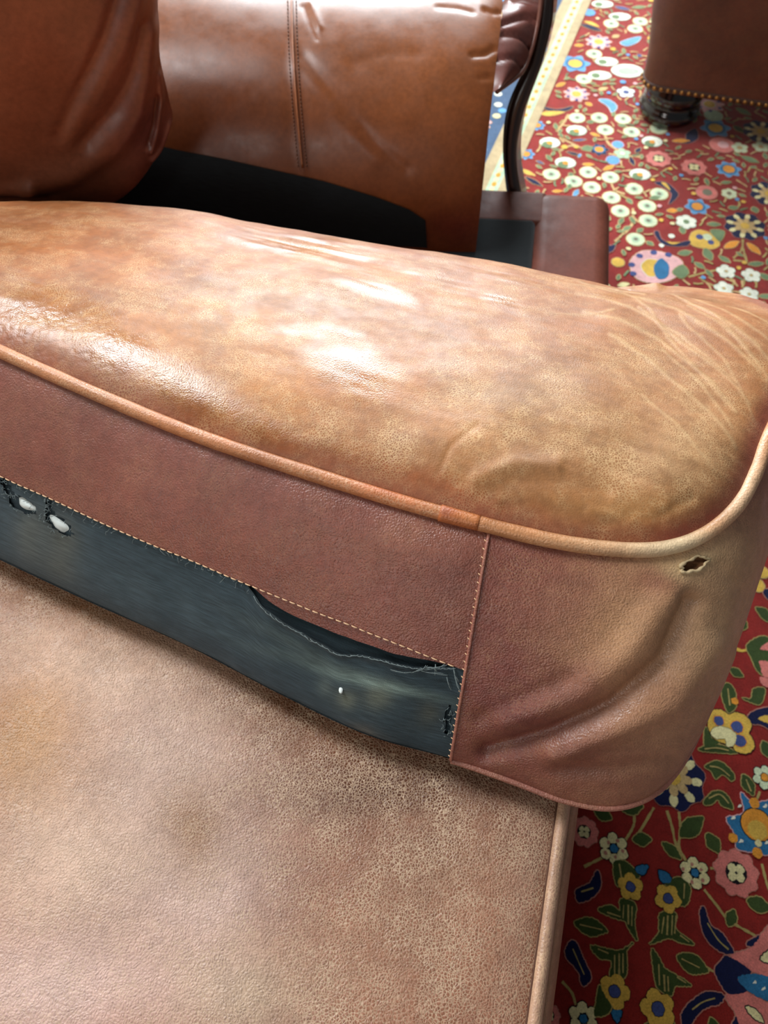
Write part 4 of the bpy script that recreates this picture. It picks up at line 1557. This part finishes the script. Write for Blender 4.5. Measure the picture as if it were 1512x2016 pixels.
dmin, dback = field(border), field(bb)
puff = .019 * (1 - np.exp(-dmin / .020)) + .023 * (1 - np.exp(-dmin / .075))
puff = puff * smooth(-.01, .16, dback) - .0
Q = proj(Pt)
UVp = np.stack([Pt @ E1, Pt @ E2, Pt[..., 2] * 0], -1)
rear = smooth(820, 560, Q[..., 1])
right = smooth(850, 1250, Q[..., 0])
wr = .0016 * rear * fbm(UVp * np.array([9, 55, 1]), 41) + .0009 * right * fbm(UVp * np.array([14, 70, 1]) + 7, 43)
und = .0060 * fbm(Pt * np.array([8, 8, 4]), 51) * smooth(0, .05, dmin) + .0011 * fbm(UVp * np.array([14, 40, 1]), 53) * smooth(0, .03, dmin)
cre = 0
CREASE = [([(1195, 572), (1260, 625), (1330, 660), (1400, 695), (1470, 725), (1512, 750)], 3.5, 0.00054), ([(1160, 560), (1230, 610), (1310, 650), (1390, 690), (1470, 745), (1512, 780)], 3.0, 0.00045),
          ([(1080, 640), (1160, 650), (1230, 668), (1320, 690), (1400, 720), (1490, 770)], 3.5, 0.00049), ([(1130, 700), (1210, 715), (1290, 745), (1380, 800), (1440, 850)], 3.5, 0.00049),
          ([(1240, 690), (1320, 735), (1400, 780), (1470, 830)], 3.0, 0.00045), ([(1180, 640), (1260, 690), (1340, 770), (1420, 840)], 3.0, 0.00036), ([(1280, 620), (1380, 640), (1470, 670), (1512, 690)], 4.0, 0.00045),
          ([(1060, 700), (1140, 705), (1190, 695)], 2.5, 0.00036), ([(1000, 560), (1060, 600), (1140, 640), (1250, 660)], 3.5, 0.00045), ([(1180, 740), (1290, 800), (1380, 860), (1440, 910)], 4.0, 0.00036), ([(1230, 600), (1330, 640), (1430, 690), (1512, 720)], 2.6, .0003), ([(1290, 760), (1370, 815), (1430, 880)], 2.6, .0003), ([(1120, 660), (1220, 690), (1330, 730), (1440, 800)], 2.4, .0003),
          ([(1350, 680), (1430, 720), (1500, 770)], 2.4, .0003), ([(1330, 700), (1410, 760), (1480, 850)], 2.4, .0003), ([(1250, 850), (1310, 890), (1380, 950)], 3, .0003)]
crm = np.zeros_like(dmin)
for pl, w, am in CREASE:
    dd, _ = polydist(Q + 5 * np.stack([fbm(Pt * 30, 61), fbm(Pt * 30, 62)], -1), pl)
    g = gauss(dd, w)
    cre = cre + am * g - am * .7 * gauss(dd, w * 2.6)
    crm = np.maximum(crm, g)
for pl, w, am in (([(940, 1000), (1010, 985), (1090, 990), (1180, 1010)], 12, -.0022), ([(990, 1015), (1080, 1030), (1180, 1052), (1290, 1040), (1350, 1010)], 9, -.0026),
                  ([(930, 980), (1000, 965), (1080, 970)], 14, .0018), ([(1150, 1035), (1230, 1050), (1300, 1030)], 7, .002), 
                  
                  ([(860, 960), (880, 930), (930, 900)], 6, -.0012), ([(1205, 566), (1240, 575), (1290, 568)], 14, .006), ([(1190, 590), (1150, 580), (1100, 560)], 14, -.004)):
    dd, _ = polydist(Q, pl)
    cre = cre + (am if w > 13 else am * .4) * gauss(dd, w)
fw = np.exp(-(((Q[..., 0] - 130) / 190) ** 2 + ((Q[..., 1] - 670) / 90) ** 2)) + .35 * smooth(.05, .015, dmin) * smooth(1300, 900, Q[..., 0])
fw = fw * smooth(600, 650, Q[..., 1] - .2 * Q[..., 0])
cre = cre - .00022 * fw * (1 - np.minimum(np.abs(vnoise(Pt * np.array([75, 75, 75]), 201)) * 5, 1)) - .00030 * fw * (1 - np.minimum(np.abs(vnoise(Pt * 150, 203)) * 4, 1)) - .00016 * fw * vnoise(Pt * 260, 207)
Pt = Pt + n0 * (puff + wr + und + cre)[..., None]
edge_dark = np.exp(-dmin / .010)
tc_ = paint(Pt, (172, 112, 62), [
    (150, 480, 260, 70, (184, 116, 62), .7, .5), (420, 640, 240, 80, (178, 124, 66), .6, .75), (330, 560, 120, 40, (160, 104, 58), .5, .6), (600, 450, 400, 30, (146, 84, 50), .65, .2, 8),
    (430, 660, 60, 40, (186, 130, 60), .6, .6), (540, 770, 110, 80, (196, 134, 56), .7, .6), (520, 580, 170, 22, (150, 110, 72), .5, .4, 8), (760, 640, 260, 60, (160, 112, 70), .6, .3, 10),
    (780, 830, 230, 60, (188, 128, 66), .55, .8), (900, 900, 260, 80, (182, 132, 78), .6, .9), (1150, 860, 260, 120, (176, 136, 92), .7, .7), (1000, 780, 160, 60, (170, 132, 88), .5, .6),
    (1300, 760, 220, 120, (170, 126, 86), .7, .5), (1350, 620, 200, 50, (166, 112, 70), .8, .15), (1180, 620, 160, 40, (168, 116, 78), .6, .2), (1350, 900, 120, 80, (184, 152, 114), .6, .7),
    (1230, 1000, 160, 40, (196, 152, 96), .6, .7), (930, 985, 120, 22, (192, 112, 54), .8, .5, 16), (700, 905, 220, 20, (168, 98, 56), .7, .4, 18),
    (120, 690, 260, 45, (158, 104, 72), .6, .5, 24), (80, 620, 110, 60, (166, 118, 84), .5, .4)], wob=26, seed=71, alpha=.5)
tc_[..., :3] = tc_[..., :3] * (1 - .5 * (crm * smooth(1000, 1180, Q[..., 0]))[..., None]) + lin((214, 184, 142)) * (.5 * crm * smooth(1000, 1180, Q[..., 0]))[..., None]
m = (smooth(.020, .004, dmin) * (.55 + .45 * smooth(1200, 1340, Q[..., 0])) * smooth(500, 640, Q[..., 1]))[..., None]
tc_[..., :3] = tc_[..., :3] * (1 - m) + lin((138, 70, 54)) * m
tc_[..., 3] *= (1 - .7 * m[..., 0])
lum = tc_[..., :3] @ np.array([.3, .6, .1])
tc_[..., :3] = tc_[..., :3] * np.array([.76, .655, .55])
top = grid_obj('top_panel', Pt, M_top, CUSH, CB, tc_)
tag(top, 'worn tan leather top')
gl = np.full(dmin.shape, .12)
Qg = proj(Pt) + 22 * np.stack([fbm(Pt * 22, 301), fbm(Pt * 22, 302)], -1)
for x, y, rx, ry, s, an in ((600, 487, 150, 22, 1.0, 8), (745, 582, 75, 16, .9, 14), (990, 600, 40, 16, .9, 14), (700, 735, 95, 55, .95, 12), (640, 660, 140, 20, .5, 10), (880, 560, 120, 16, .5, 14), (70, 610, 150, 60, 1.0, 10),
                            (240, 690, 140, 55, 1.0, 24), (370, 775, 150, 55, 1.0, 26), (520, 850, 150, 34, .8, 22), (700, 900, 160, 26, .6, 18), (1010, 545, 120, 14, .5, 16), (1220, 580, 60, 14, .6, 0)):
    q = math.radians(an)
    dx, dy = Qg[..., 0] - x, Qg[..., 1] - y
    u, v = (dx * math.cos(q) + dy * math.sin(q)) / rx, (-dx * math.sin(q) + dy * math.cos(q)) / ry
    gl = np.maximum(gl, s * np.exp(-(u * u + v * v) ** 1.5))
at_ = top.data.attributes.new('finish', 'FLOAT', 'POINT')
at_.data.foreach_set('value', gl.astype(np.float32).ravel())

# ---- boxing
CORNER_BLOBS = [(1360, 1110, 110, 60, (196, 164, 120), .9, .9), (1230, 1230, 130, 110, (200, 152, 108), .8, .95, -35), (1420, 1250, 110, 230, (190, 152, 114), .95, .4, 18),
                (1250, 1460, 170, 120, (172, 126, 94), .8, .6, -20), (1120, 1180, 90, 70, (152, 98, 76), .55, .7), (1010, 1400, 110, 110, (112, 54, 48), .8, .3), (1150, 1480, 130, 60, (116, 62, 50), .6, .3, 20),
                (1290, 1150, 50, 26, (132, 70, 58), .6, .5, 10)]


def boxing(sa, sb, va, vb, nu, nv, lift=0.0, bulge=.013, seed=81, folds=True):
    s = np.linspace(sa, sb, nu)
    t_, b_ = T(s), B(s)
    v = np.linspace(va, vb, nv)[:, None, None] if np.isscalar(va) else (va[None, :] + (vb - va)[None, :] * np.linspace(0, 1, nv)[:, None])[..., None]
    P = t_[None] * (1 - v) + b_[None] * v
    # outward normal of the whole side
    dT = np.gradient(t_, axis=0) + np.gradient(b_, axis=0)
    n = np.cross(dT, t_ - b_)
    n /= np.maximum(np.linalg.norm(n, axis=1, keepdims=True), 1e-9)
    k = np.ones(9) / 9
    n = np.stack([np.convolve(np.pad(n[:, j], 4, mode='edge'), k, 'valid') for j in range(3)], 1)
    n /= np.maximum(np.linalg.norm(n, axis=1, keepdims=True), 1e-9)
    n = np.broadcast_to(n[None], P.shape)
    vv = v[..., 0] * np.ones((nv, nu))
    d = bulge * np.power(np.clip(4 * vv * (1 - vv), 0, 1), .7) - .004 * np.exp(-vv / .04)
    if folds:
        Q = proj(P)
        for pl, w, am in (([(1340, 1180), (1290, 1290), (1200, 1370), (1080, 1430), (960, 1470)], 20, -.0085), ([(1370, 1260), (1300, 1370), (1200, 1420), (1090, 1470)], 26, .0050),
                          ([(1300, 1170), (1230, 1270), (1130, 1350), (1000, 1400)], 30, .0040), ([(1300, 1480), (1200, 1500), (1100, 1500)], 18, -.0022), ([(950, 1400), (1030, 1360), (1120, 1320)], 18, -.0018),
                          ([(1400, 1110), (1430, 1160), (1420, 1260)], 16, -.0018), ([(600, 1010), (760, 1060), (900, 1100)], 40, .002), ([(0, 780), (300, 900), (700, 1060)], 60, -.002)):
            dd, _ = polydist(Q, pl)
            d = d + am * gauss(dd, w)
        d = d + .0016 * fbm(P * 22, seed)
    return P + n * (d + lift)[..., None], n


nuF = 330
Pfull, nfull = boxing(-3.0, SEAM, 0.0, 1.0, nuF, 240)
Qfull = proj(Pfull)
vfull = np.linspace(0, 1, 240)


def trace(poly):
    """for each column of the boxing, how far down a line traced on it lies"""
    poly = np.array(poly, float)
    g = Qfull[..., 1] - np.interp(Qfull[..., 0], poly[:, 0], poly[:, 1])
    return np.array([vfull[np.argmax(g[:, k] > 0)] if np.any(g[:, k] > 0) else 1.0 for k in range(nuF)])


def smooth1(x, k=7):
    return np.convolve(np.pad(x, k // 2, mode='edge'), np.ones(k) / k, 'valid')


STL = [(-900, 540), (-300, 800), (0, 936), (54, 960), (127, 993), (198, 1027), (298, 1070), (400, 1112), (467, 1141), (494, 1151), (620, 1202), (760, 1257), (898, 1312), (1000, 1352)]
VH = smooth1(trace(STL))
Pf_, nF = boxing(-3.0, SEAM, np.zeros(nuF), VH, nuF, 90)
fc = paint(Pf_, (128, 72, 58), [(300, 850, 300, 50, (134, 82, 72), .6, .3, 24), (100, 900, 200, 60, (120, 64, 50), .6, .2), (560, 1110, 200, 50, (122, 62, 46), .6, .2, 20), (820, 1060, 120, 40, (142, 86, 64), .6, .3), (700, 960, 200, 30, (136, 84, 74), .5, .3, 18)], 24, 83, .25)  # greyer upper bands paint a soft sheen into the maroon
fb = grid_obj('front_boxing', Pf_, M_box, CUSH, CB, fc)
tag(fb, 'maroon brown leather front boxing')
# hem of the leather below the stitch line, showing where the cloth has torn away
sF = np.linspace(-3.0, SEAM, nuF)
hem_x = proj(Pf_[-1])[:, 0]
hem = np.maximum(smooth1(trace([(-900, 540), (-300, 800), (0, 936), (54, 960), (127, 993), (198, 1027), (298, 1070), (400, 1112), (467, 1141), (494, 1152), (530, 1185), (569, 1208), (659, 1246), (725, 1269), (775, 1287), (851, 1301), (898, 1313), (1000, 1352)]), 5), VH + .004)
Ph, nH = boxing(-3.0, SEAM, VH - .004, hem, nuF, 10, lift=-.0006)
grid_obj('hem', Ph, M_box, fb, CB, np.tile(np.append(lin((118, 62, 50)), .2), (10, nuF, 1)))

# black cloth strip
tear = np.maximum(smooth1(trace([(-900, 540), (-300, 800), (0, 936), (54, 960), (127, 993), (198, 1027), (298, 1070), (400, 1112), (467, 1141), (486, 1150), (502, 1172), (518, 1193), (560, 1222), (606, 1249), (640, 1268), (672, 1286), (715, 1287), (758, 1297), (810, 1310), (850, 1313), (898, 1314), (1000, 1354)]), 3), VH + .003)
tear = tear + .003 * fbm(np.stack([hem_x / 14, hem_x * 0, hem_x * 0], -1), 5)
nvC = 60
Pc, nC = boxing(-3.0, SEAM - .015, tear, np.full(nuF, 1.0), nuF, nvC, lift=-.0012)
wv = np.linspace(1, 0, nvC)[:, None] * np.ones((1, nuF))
lip = smooth(.90, 1.0, wv) * (smooth(486, 560, hem_x) * smooth(905, 800, hem_x))[None, :]
Pc = Pc + nC * (.0022 * lip)[..., None]
Qc = proj(Pc)
fluff_px = [((45, 995), 24, 11, 32), ((113, 1030), 26, 12, 35)]
keep = np.ones((nvC - 1, nuF), bool)
Qm = Qc.copy()


def in_lens(Q, c, rx, ry, ang, wob=0.0):
    a = math.radians(ang)
    dx, dy = Q[..., 0] - c[0], Q[..., 1] - c[1]
    u, v = (dx * math.cos(a) + dy * math.sin(a)) / rx, (-dx * math.sin(a) + dy * math.cos(a)) / ry
    return u * u + v * v


HOLES = [((42, 993), 30, 13, 30), ((112, 1030), 34, 13, 38), ((12, 960), 8, 24, -25), ((96, 1002), 6, 22, -12), ((880, 1418), 7, 30, 6)]
cc = paint(Pc, (50, 64, 70), [(60, 1060, 30, 60, (96, 96, 84), .6), (120, 1090, 34, 70, (98, 96, 82), .7), (300, 1180, 260, 30, (58, 74, 80), .6, None, 26), (700, 1330, 200, 14, (92, 106, 100), .55, None, 16),
                              (740, 1345, 90, 10, (130, 150, 142), .8, None, 14), (745, 1370, 26, 24, (118, 124, 108), .7), (680, 1375, 22, 18, (120, 124, 106), .6), (640, 1350, 16, 18, (98, 110, 104), .6),
                              (600, 1280, 140, 14, (80, 92, 88), .5, None, 28), (845, 1410, 22, 24, (92, 92, 78), .5), (720, 1440, 40, 14, (110, 104, 92), .5, None, 20), (450, 1290, 260, 24, (40, 54, 62), .6, None, 27),
                              (820, 1470, 90, 16, (38, 52, 60), .6, None, 8), (120, 1150, 200, 16, (40, 54, 60), .6, None, 26)], 9, 91, 0)
streak = fbm(np.stack([Qc[..., 0] / 60, (Qc[..., 1] - .46 * Qc[..., 0]) / 5, Qc[..., 0] * 0], -1), 93)
cc[..., :3] *= (1 + .20 * streak)[..., None]
cm = (Qc[:-1, :] + Qc[1:, :]) / 2
cm = cm + 2.0 * np.stack([fbm(cm[..., [0, 1, 1]] / 6, 3), fbm(cm[..., [1, 0, 0]] / 6, 4)], -1)
for c, rx, ry, an in HOLES:
    keep &= in_lens(cm, c, rx, ry, an) > 1.0
L1 = np.concatenate([[0], np.cumsum(np.linalg.norm(np.diff(Pc[0], axis=0), axis=1))])
uvc = np.stack([np.broadcast_to(L1[None], Pc.shape[:2]), np.broadcast_to(np.linspace(0, .075, nvC)[:, None], Pc.shape[:2])], -1)
cl = grid_obj('cloth_strip', Pc, M_cloth, CUSH, CB, cc, keep=keep, uv=uvc)
tag(cl, 'torn faded black cloth strip')
Pu, nU = boxing(-3.0, SEAM, np.interp(np.linspace(0, 1, 200), np.linspace(0, 1, nuF), VH) + .01, np.full(200, .995), 200, 20, lift=-.0040)
uvu = np.stack(np.meshgrid(np.linspace(0, .7, 200), np.linspace(0, .07, 20)), -1)
grid_obj('inner_lining', Pu, M_under, CUSH, CB, uv=uvu)


_pc = {}


def surf_at(P, n, px, py, lift=0.0):
    if id(P) not in _pc:
        _pc[id(P)] = (P, proj(P).reshape(-1, 2))
    Qs = _pc[id(P)][1]
    d2 = (Qs[:, 0] - px) ** 2 + (Qs[:, 1] - py) ** 2
    k = np.argmin(d2)
    p, m = P.reshape(-1, 3)[k], n.reshape(-1, 3)[k]
    return PL(px, py, p, m) + m * lift, m


# white stuffing behind the holes
for c, rx, ry, an in (((48, 995), 21, 9, 34), ((112, 1034), 24, 10, 42)):
    g = []
    a = math.radians(an)
    for i in range(13):
        r = i / 12
        row = []
        for k in range(24):
            q = 2 * math.pi * k / 24
            ww = 1 + .15 * math.sin(3 * q + an)
            x, y = rx * r * ww * math.cos(q), ry * r * ww * math.sin(q)
            p, m_ = surf_at(Pc, nC, c[0] + x * math.cos(a) - y * math.sin(a), c[1] + x * math.sin(a) + y * math.cos(a), -.0030 + .0026 * (1 - r * r))
            row.append(p)
        g.append(row)
    g = np.array(g)
    o = grid_obj('stuffing', g, M_fluff, CUSH, CB, closed_u=True)
    tag(o, 'white stuffing showing through a tear')

# frayed threads round the tears
fr2 = random.Random(5)
threads = []


def fray(px, py, dx, dy, w=.00022, lift=.0012, curl=6):
    pts = []
    for k in range(5):
        t_ = k / 4
        x = px + dx * t_ + fr2.uniform(-curl, curl) * t_ * .5
        y = py + dy * t_ + fr2.uniform(-curl, curl) * t_ * .5
        p, m_ = surf_at(Pc, nC, x, y, lift + .0014 * math.sin(t_ * 3.0))
        pts.append(p)
    threads.append(tube_data(spline(pts, 12), w, 4))


for c, rx, ry, an in HOLES:
    a = math.radians(an)
    for k in range(16):
        q = fr2.uniform(0, 6.28)
        x, y = rx * math.cos(q), ry * math.sin(q)
        px, py = c[0] + x * math.cos(a) - y * math.sin(a), c[1] + x * math.sin(a) + y * math.cos(a)
        fray(px, py, fr2.uniform(-9, 9), fr2.uniform(-8, 10), .00018)
edge_px = proj(Pc[0])
for k in range(0, nuF, 2):
    x, y = edge_px[k]
    if 500 < x < 890:
        x1, y1 = edge_px[min(k + 3, nuF - 1)]
        fray(x, y + 1, x1 - x + fr2.uniform(-3, 3), y1 - y + fr2.uniform(-2, 2), .00030, .0016, 3)
    elif 0 < x < 500 and fr2.random() < .8:
        fray(x, y + 2, fr2.uniform(-12, 14), fr2.uniform(2, 14), .00018, .0008)
for s in (((770, 1316), 40, 6), ((810, 1322), 30, -12), ((838, 1312), 40, -6), ((830, 1318), 50, 8), ((858, 1305), 0, 18), ((893, 1312), 8, 30), ((896, 1330), 14, 36), ((880, 1330), 6, 24)):
    for _ in range(2):
        fray(s[0][0], s[0][1], s[1], s[2], .00026, .0022, 8)
v, f = merge(threads)
o = new_obj('frayed_threads', v, f, M_gthread, cl, CB)
o['kind'] = 'stuff'
p_, m_ = surf_at(Pc, nC, 672, 1358, .0008)
v, f = lathe_data([(0, -.0006), (.0012, -.0003), (.0017, .0004), (.0011, .001), (0, .0012)], 10)
v = v * np.array([1.0, 1.7, 1.0])
o = new_obj('lint_speck', v + p_, f, M_fluff, cl, CB)

# stitching along the cloth edge and the leather hem
hl = resample(Pf_[-1], 2400)
hq = proj(hl)
vis = np.where((hq[:, 0] > -60) & (hq[:, 0] < 896))[0]
hl = hl[vis]
seglen = np.concatenate([[0], np.cumsum(np.linalg.norm(np.diff(hl, axis=0), axis=1))])
L = seglen[-1]
nst = int(L / .0062)
for i in range(nst):
    a = L * (i + .12) / nst
    b = L * (i + .86) / nst
    p = np.array([np.interp(a, seglen, hl[:, k]) for k in range(3)])
    q = np.array([np.interp(b, seglen, hl[:, k]) for k in range(3)])
    mid = (p + q) / 2
    lift = .0006
    nn = nF[-1][nuF // 2]
    stitch(fb, CB, mid + nn * lift, q - p, nn, np.linalg.norm(q - p), .00105, M_thread)

# corner boxing (right of the upright seam, all round the corner and the back)
Pk, nK = boxing(SEAM, 18.0, 0.0, 1.0, 420, 170, lift=.0006)
Qk = proj(Pk)
kc = paint(Pk, (126, 66, 54), CORNER_BLOBS, 30, 87, .45)
cmk = (Qk[:-1] + Qk[1:]) / 2 + 2.5 * np.stack([fbm(Qk[:-1][..., [0, 1, 1]] / 9, 7), fbm(Qk[:-1][..., [1, 0, 0]] / 9, 8)], -1)
keepk = in_lens(cmk, (1366, 1111), 27, 12, -22) > 1
worn = np.exp(-np.maximum(in_lens(Qk, (1366, 1111), 27, 12, -22) - 1, 0) / 1.4)[..., None] * .75
kc[..., :3] = kc[..., :3] * (1 - worn) + lin((200, 174, 130)) * worn
kb = grid_obj('corner_boxing', Pk, M_box, CUSH, CB, kc, keep=keepk)
tag(kb, 'maroon leather corner boxing worn pale along its edge')
# edge of that panel: folded lip along the upright seam
lipv = Pk[:, 0] + nK[:, 0] * .0006
v, f = tube_data(lipv[4:], .0013, 8)
new_obj('seam_fold', v, f, M_box, kb, CB, np.tile(np.append(lin((158, 98, 82)), .4), (len(v), 1)))
sl_ = resample(Pk[:, 0] - np.array([.0014, 0, 0]) + nK[:, 0] * .0003, 33)
dirs = (Pk[40, 3] - Pk[40, 0])
for i in range(1, 32):
    stitch(kb, CB, sl_[i], dirs + .2 * (sl_[i + 1] - sl_[i - 1]), nK[40, 0], .0026, .0009, M_thread)
# hole worn through the corner
rim = []
foam = []
for k in range(40):
    q = 2 * math.pi * k / 40
    a = math.radians(-22)
    w = 1 + .10 * math.sin(5 * q + 1) + .07 * math.sin(9 * q)
    x, y = 28 * w * math.cos(q), 12.5 * w * math.sin(q)
    px, py = 1366 + x * math.cos(a) - y * math.sin(a), 1111 + x * math.sin(a) + y * math.cos(a)
    p, m_ = surf_at(Pk, nK, px, py, .0004)
    rim.append(p)
rim = np.array(rim)
v, f = tube_data(rim, .0011 + .0004 * np.array([fr2.uniform(-1, 1) for _ in range(40)]), 6, True)
o = new_obj('torn_rim', v, f, M_suede, kb, CB)
tag(o, 'frayed tan rim of a small hole')
mc = rim.mean(0)
mn = nK[30, 250]
pk = [rim, mc + (rim - mc) * 1.0 - mn * .003, mc + (rim - mc) * .8 - mn * .006, mc + (rim - mc) * .3 - mn * .007]
G = np.array(pk)
new_obj('hole_foam', G.reshape(-1, 3), grid_faces(4, 40, True) + [tuple(120 + k for k in range(40))], M_foam, kb, CB)
# remaining boxing (back and left) and underside
Pr, nR = boxing(18.0, 31.0, 0.0, 1.0, 160, 30, folds=False, bulge=.02)
grid_obj('back_boxing', Pr, M_box, CUSH, CB, np.tile(np.append(lin((124, 70, 54)), .2), (30, 160, 1)))
cb0, cb1 = resample(B(np.linspace(0, 11, 2000)), 120), resample(B(np.linspace(31, 19, 2000)), 120)
db0, db1 = resample(B(np.linspace(34, 31, 2000)), 80), resample(B(np.linspace(11, 19, 2000)), 80)
Pbm = coons(cb0, cb1, db0, db1)
inside = np.ones(Pbm.shape[:2], bool)
for k in range(4):                                   # the soft underside is pressed flat where it rests on the ottoman
    p0_, p1_ = OC[k], OC[(k + 1) % 4]
    e_ = (p1_ - p0_) / np.linalg.norm(p1_ - p0_)
    sgn = np.sign(np.cross(e_[:2], (OB - p0_)[:2]))
    inside &= sgn * (e_[0] * (Pbm[..., 1] - p0_[1]) - e_[1] * (Pbm[..., 0] - p0_[0])) > -.035
Pbm[..., 2] = np.where(inside, np.maximum(Pbm[..., 2], OH + .0155), Pbm[..., 2])
grid_obj('bottom_panel', Pbm, M_deck, CUSH, CB, uv=Pbm[..., :2])

# ---- piping
ws = np.linspace(0, NC, 4000, endpoint=False)
wl = resample(np.concatenate([T(ws), T(ws[:1])]), 901)[:-1]
upn = np.array([0, -.35, .75])
wl = wl + upn * .0012
dense = np.concatenate([T(ws), T(ws[:1])])
cum = np.concatenate([[0], np.cumsum(np.linalg.norm(np.diff(dense, axis=0), axis=1))])
sback = np.interp(np.arange(900) / 900.0 * cum[-1], cum, np.concatenate([ws, [NC]]))
back = smooth(16.0, 17.6, sback) * smooth(32.5, 31.0, sback)
wl = wl + back[:, None] * np.array([.002, .006, -.014])
Qw = proj(wl)
j0 = np.argmin(np.abs(Qw[:, 0] - 868) + np.abs(Qw[:, 1] - 1006))
j1 = np.argmin(np.abs(Qw[:, 0] - 946) + np.abs(Qw[:, 1] - 1026))
rad = .0054 + .0003 * fbm(wl * 40, 3)
v, f = tube_data(wl, rad, 14, True)
wc = paint(v, (182, 118, 74), [(100, 740, 300, 60, (186, 126, 88), .6, .4, 24), (500, 890, 260, 40, (176, 108, 66), .6, .4, 20), (760, 970, 90, 20, (178, 92, 46), .7, .8, 18), (1120, 1066, 120, 24, (206, 150, 104), .8, .6),
                               (1330, 1080, 130, 40, (214, 190, 152), .95, .7), (1460, 970, 60, 120, (208, 172, 136), .9, .7), (1000, 1045, 60, 20, (204, 142, 92), .6, .5)], 12, 14, .4)
w_ = new_obj('piping', v, f, M_welt, CUSH, CB, wc)
tag(w_, 'rubbed tan leather piping')
jj = wl[min(j0, j1):max(j0, j1) + 1]
jr = np.linspace(.0062, .0056, len(jj))
v, f = tube_data(jj, jr, 14)
o = new_obj('piping_joint', v, f, M_welt, w_, CB, paint(v, (178, 100, 54), [(878, 1006, 12, 10, (150, 84, 70), .6), (925, 1020, 22, 14, (200, 128, 74), .7)], 4, 4, .1))
tag(o, 'orange overlapped joint of the piping')
# thin lower welt along the bottom of the corner
bs = resample(B(np.linspace(SEAM, 18, 1500)), 260)
v, f = tube_data(bs + np.array([0, -.001, -.0005]), .0026, 8)
new_obj('lower_piping', v, f, M_box, CUSH, CB, np.tile(np.append(lin((156, 100, 84)), .4), (len(v), 1)))
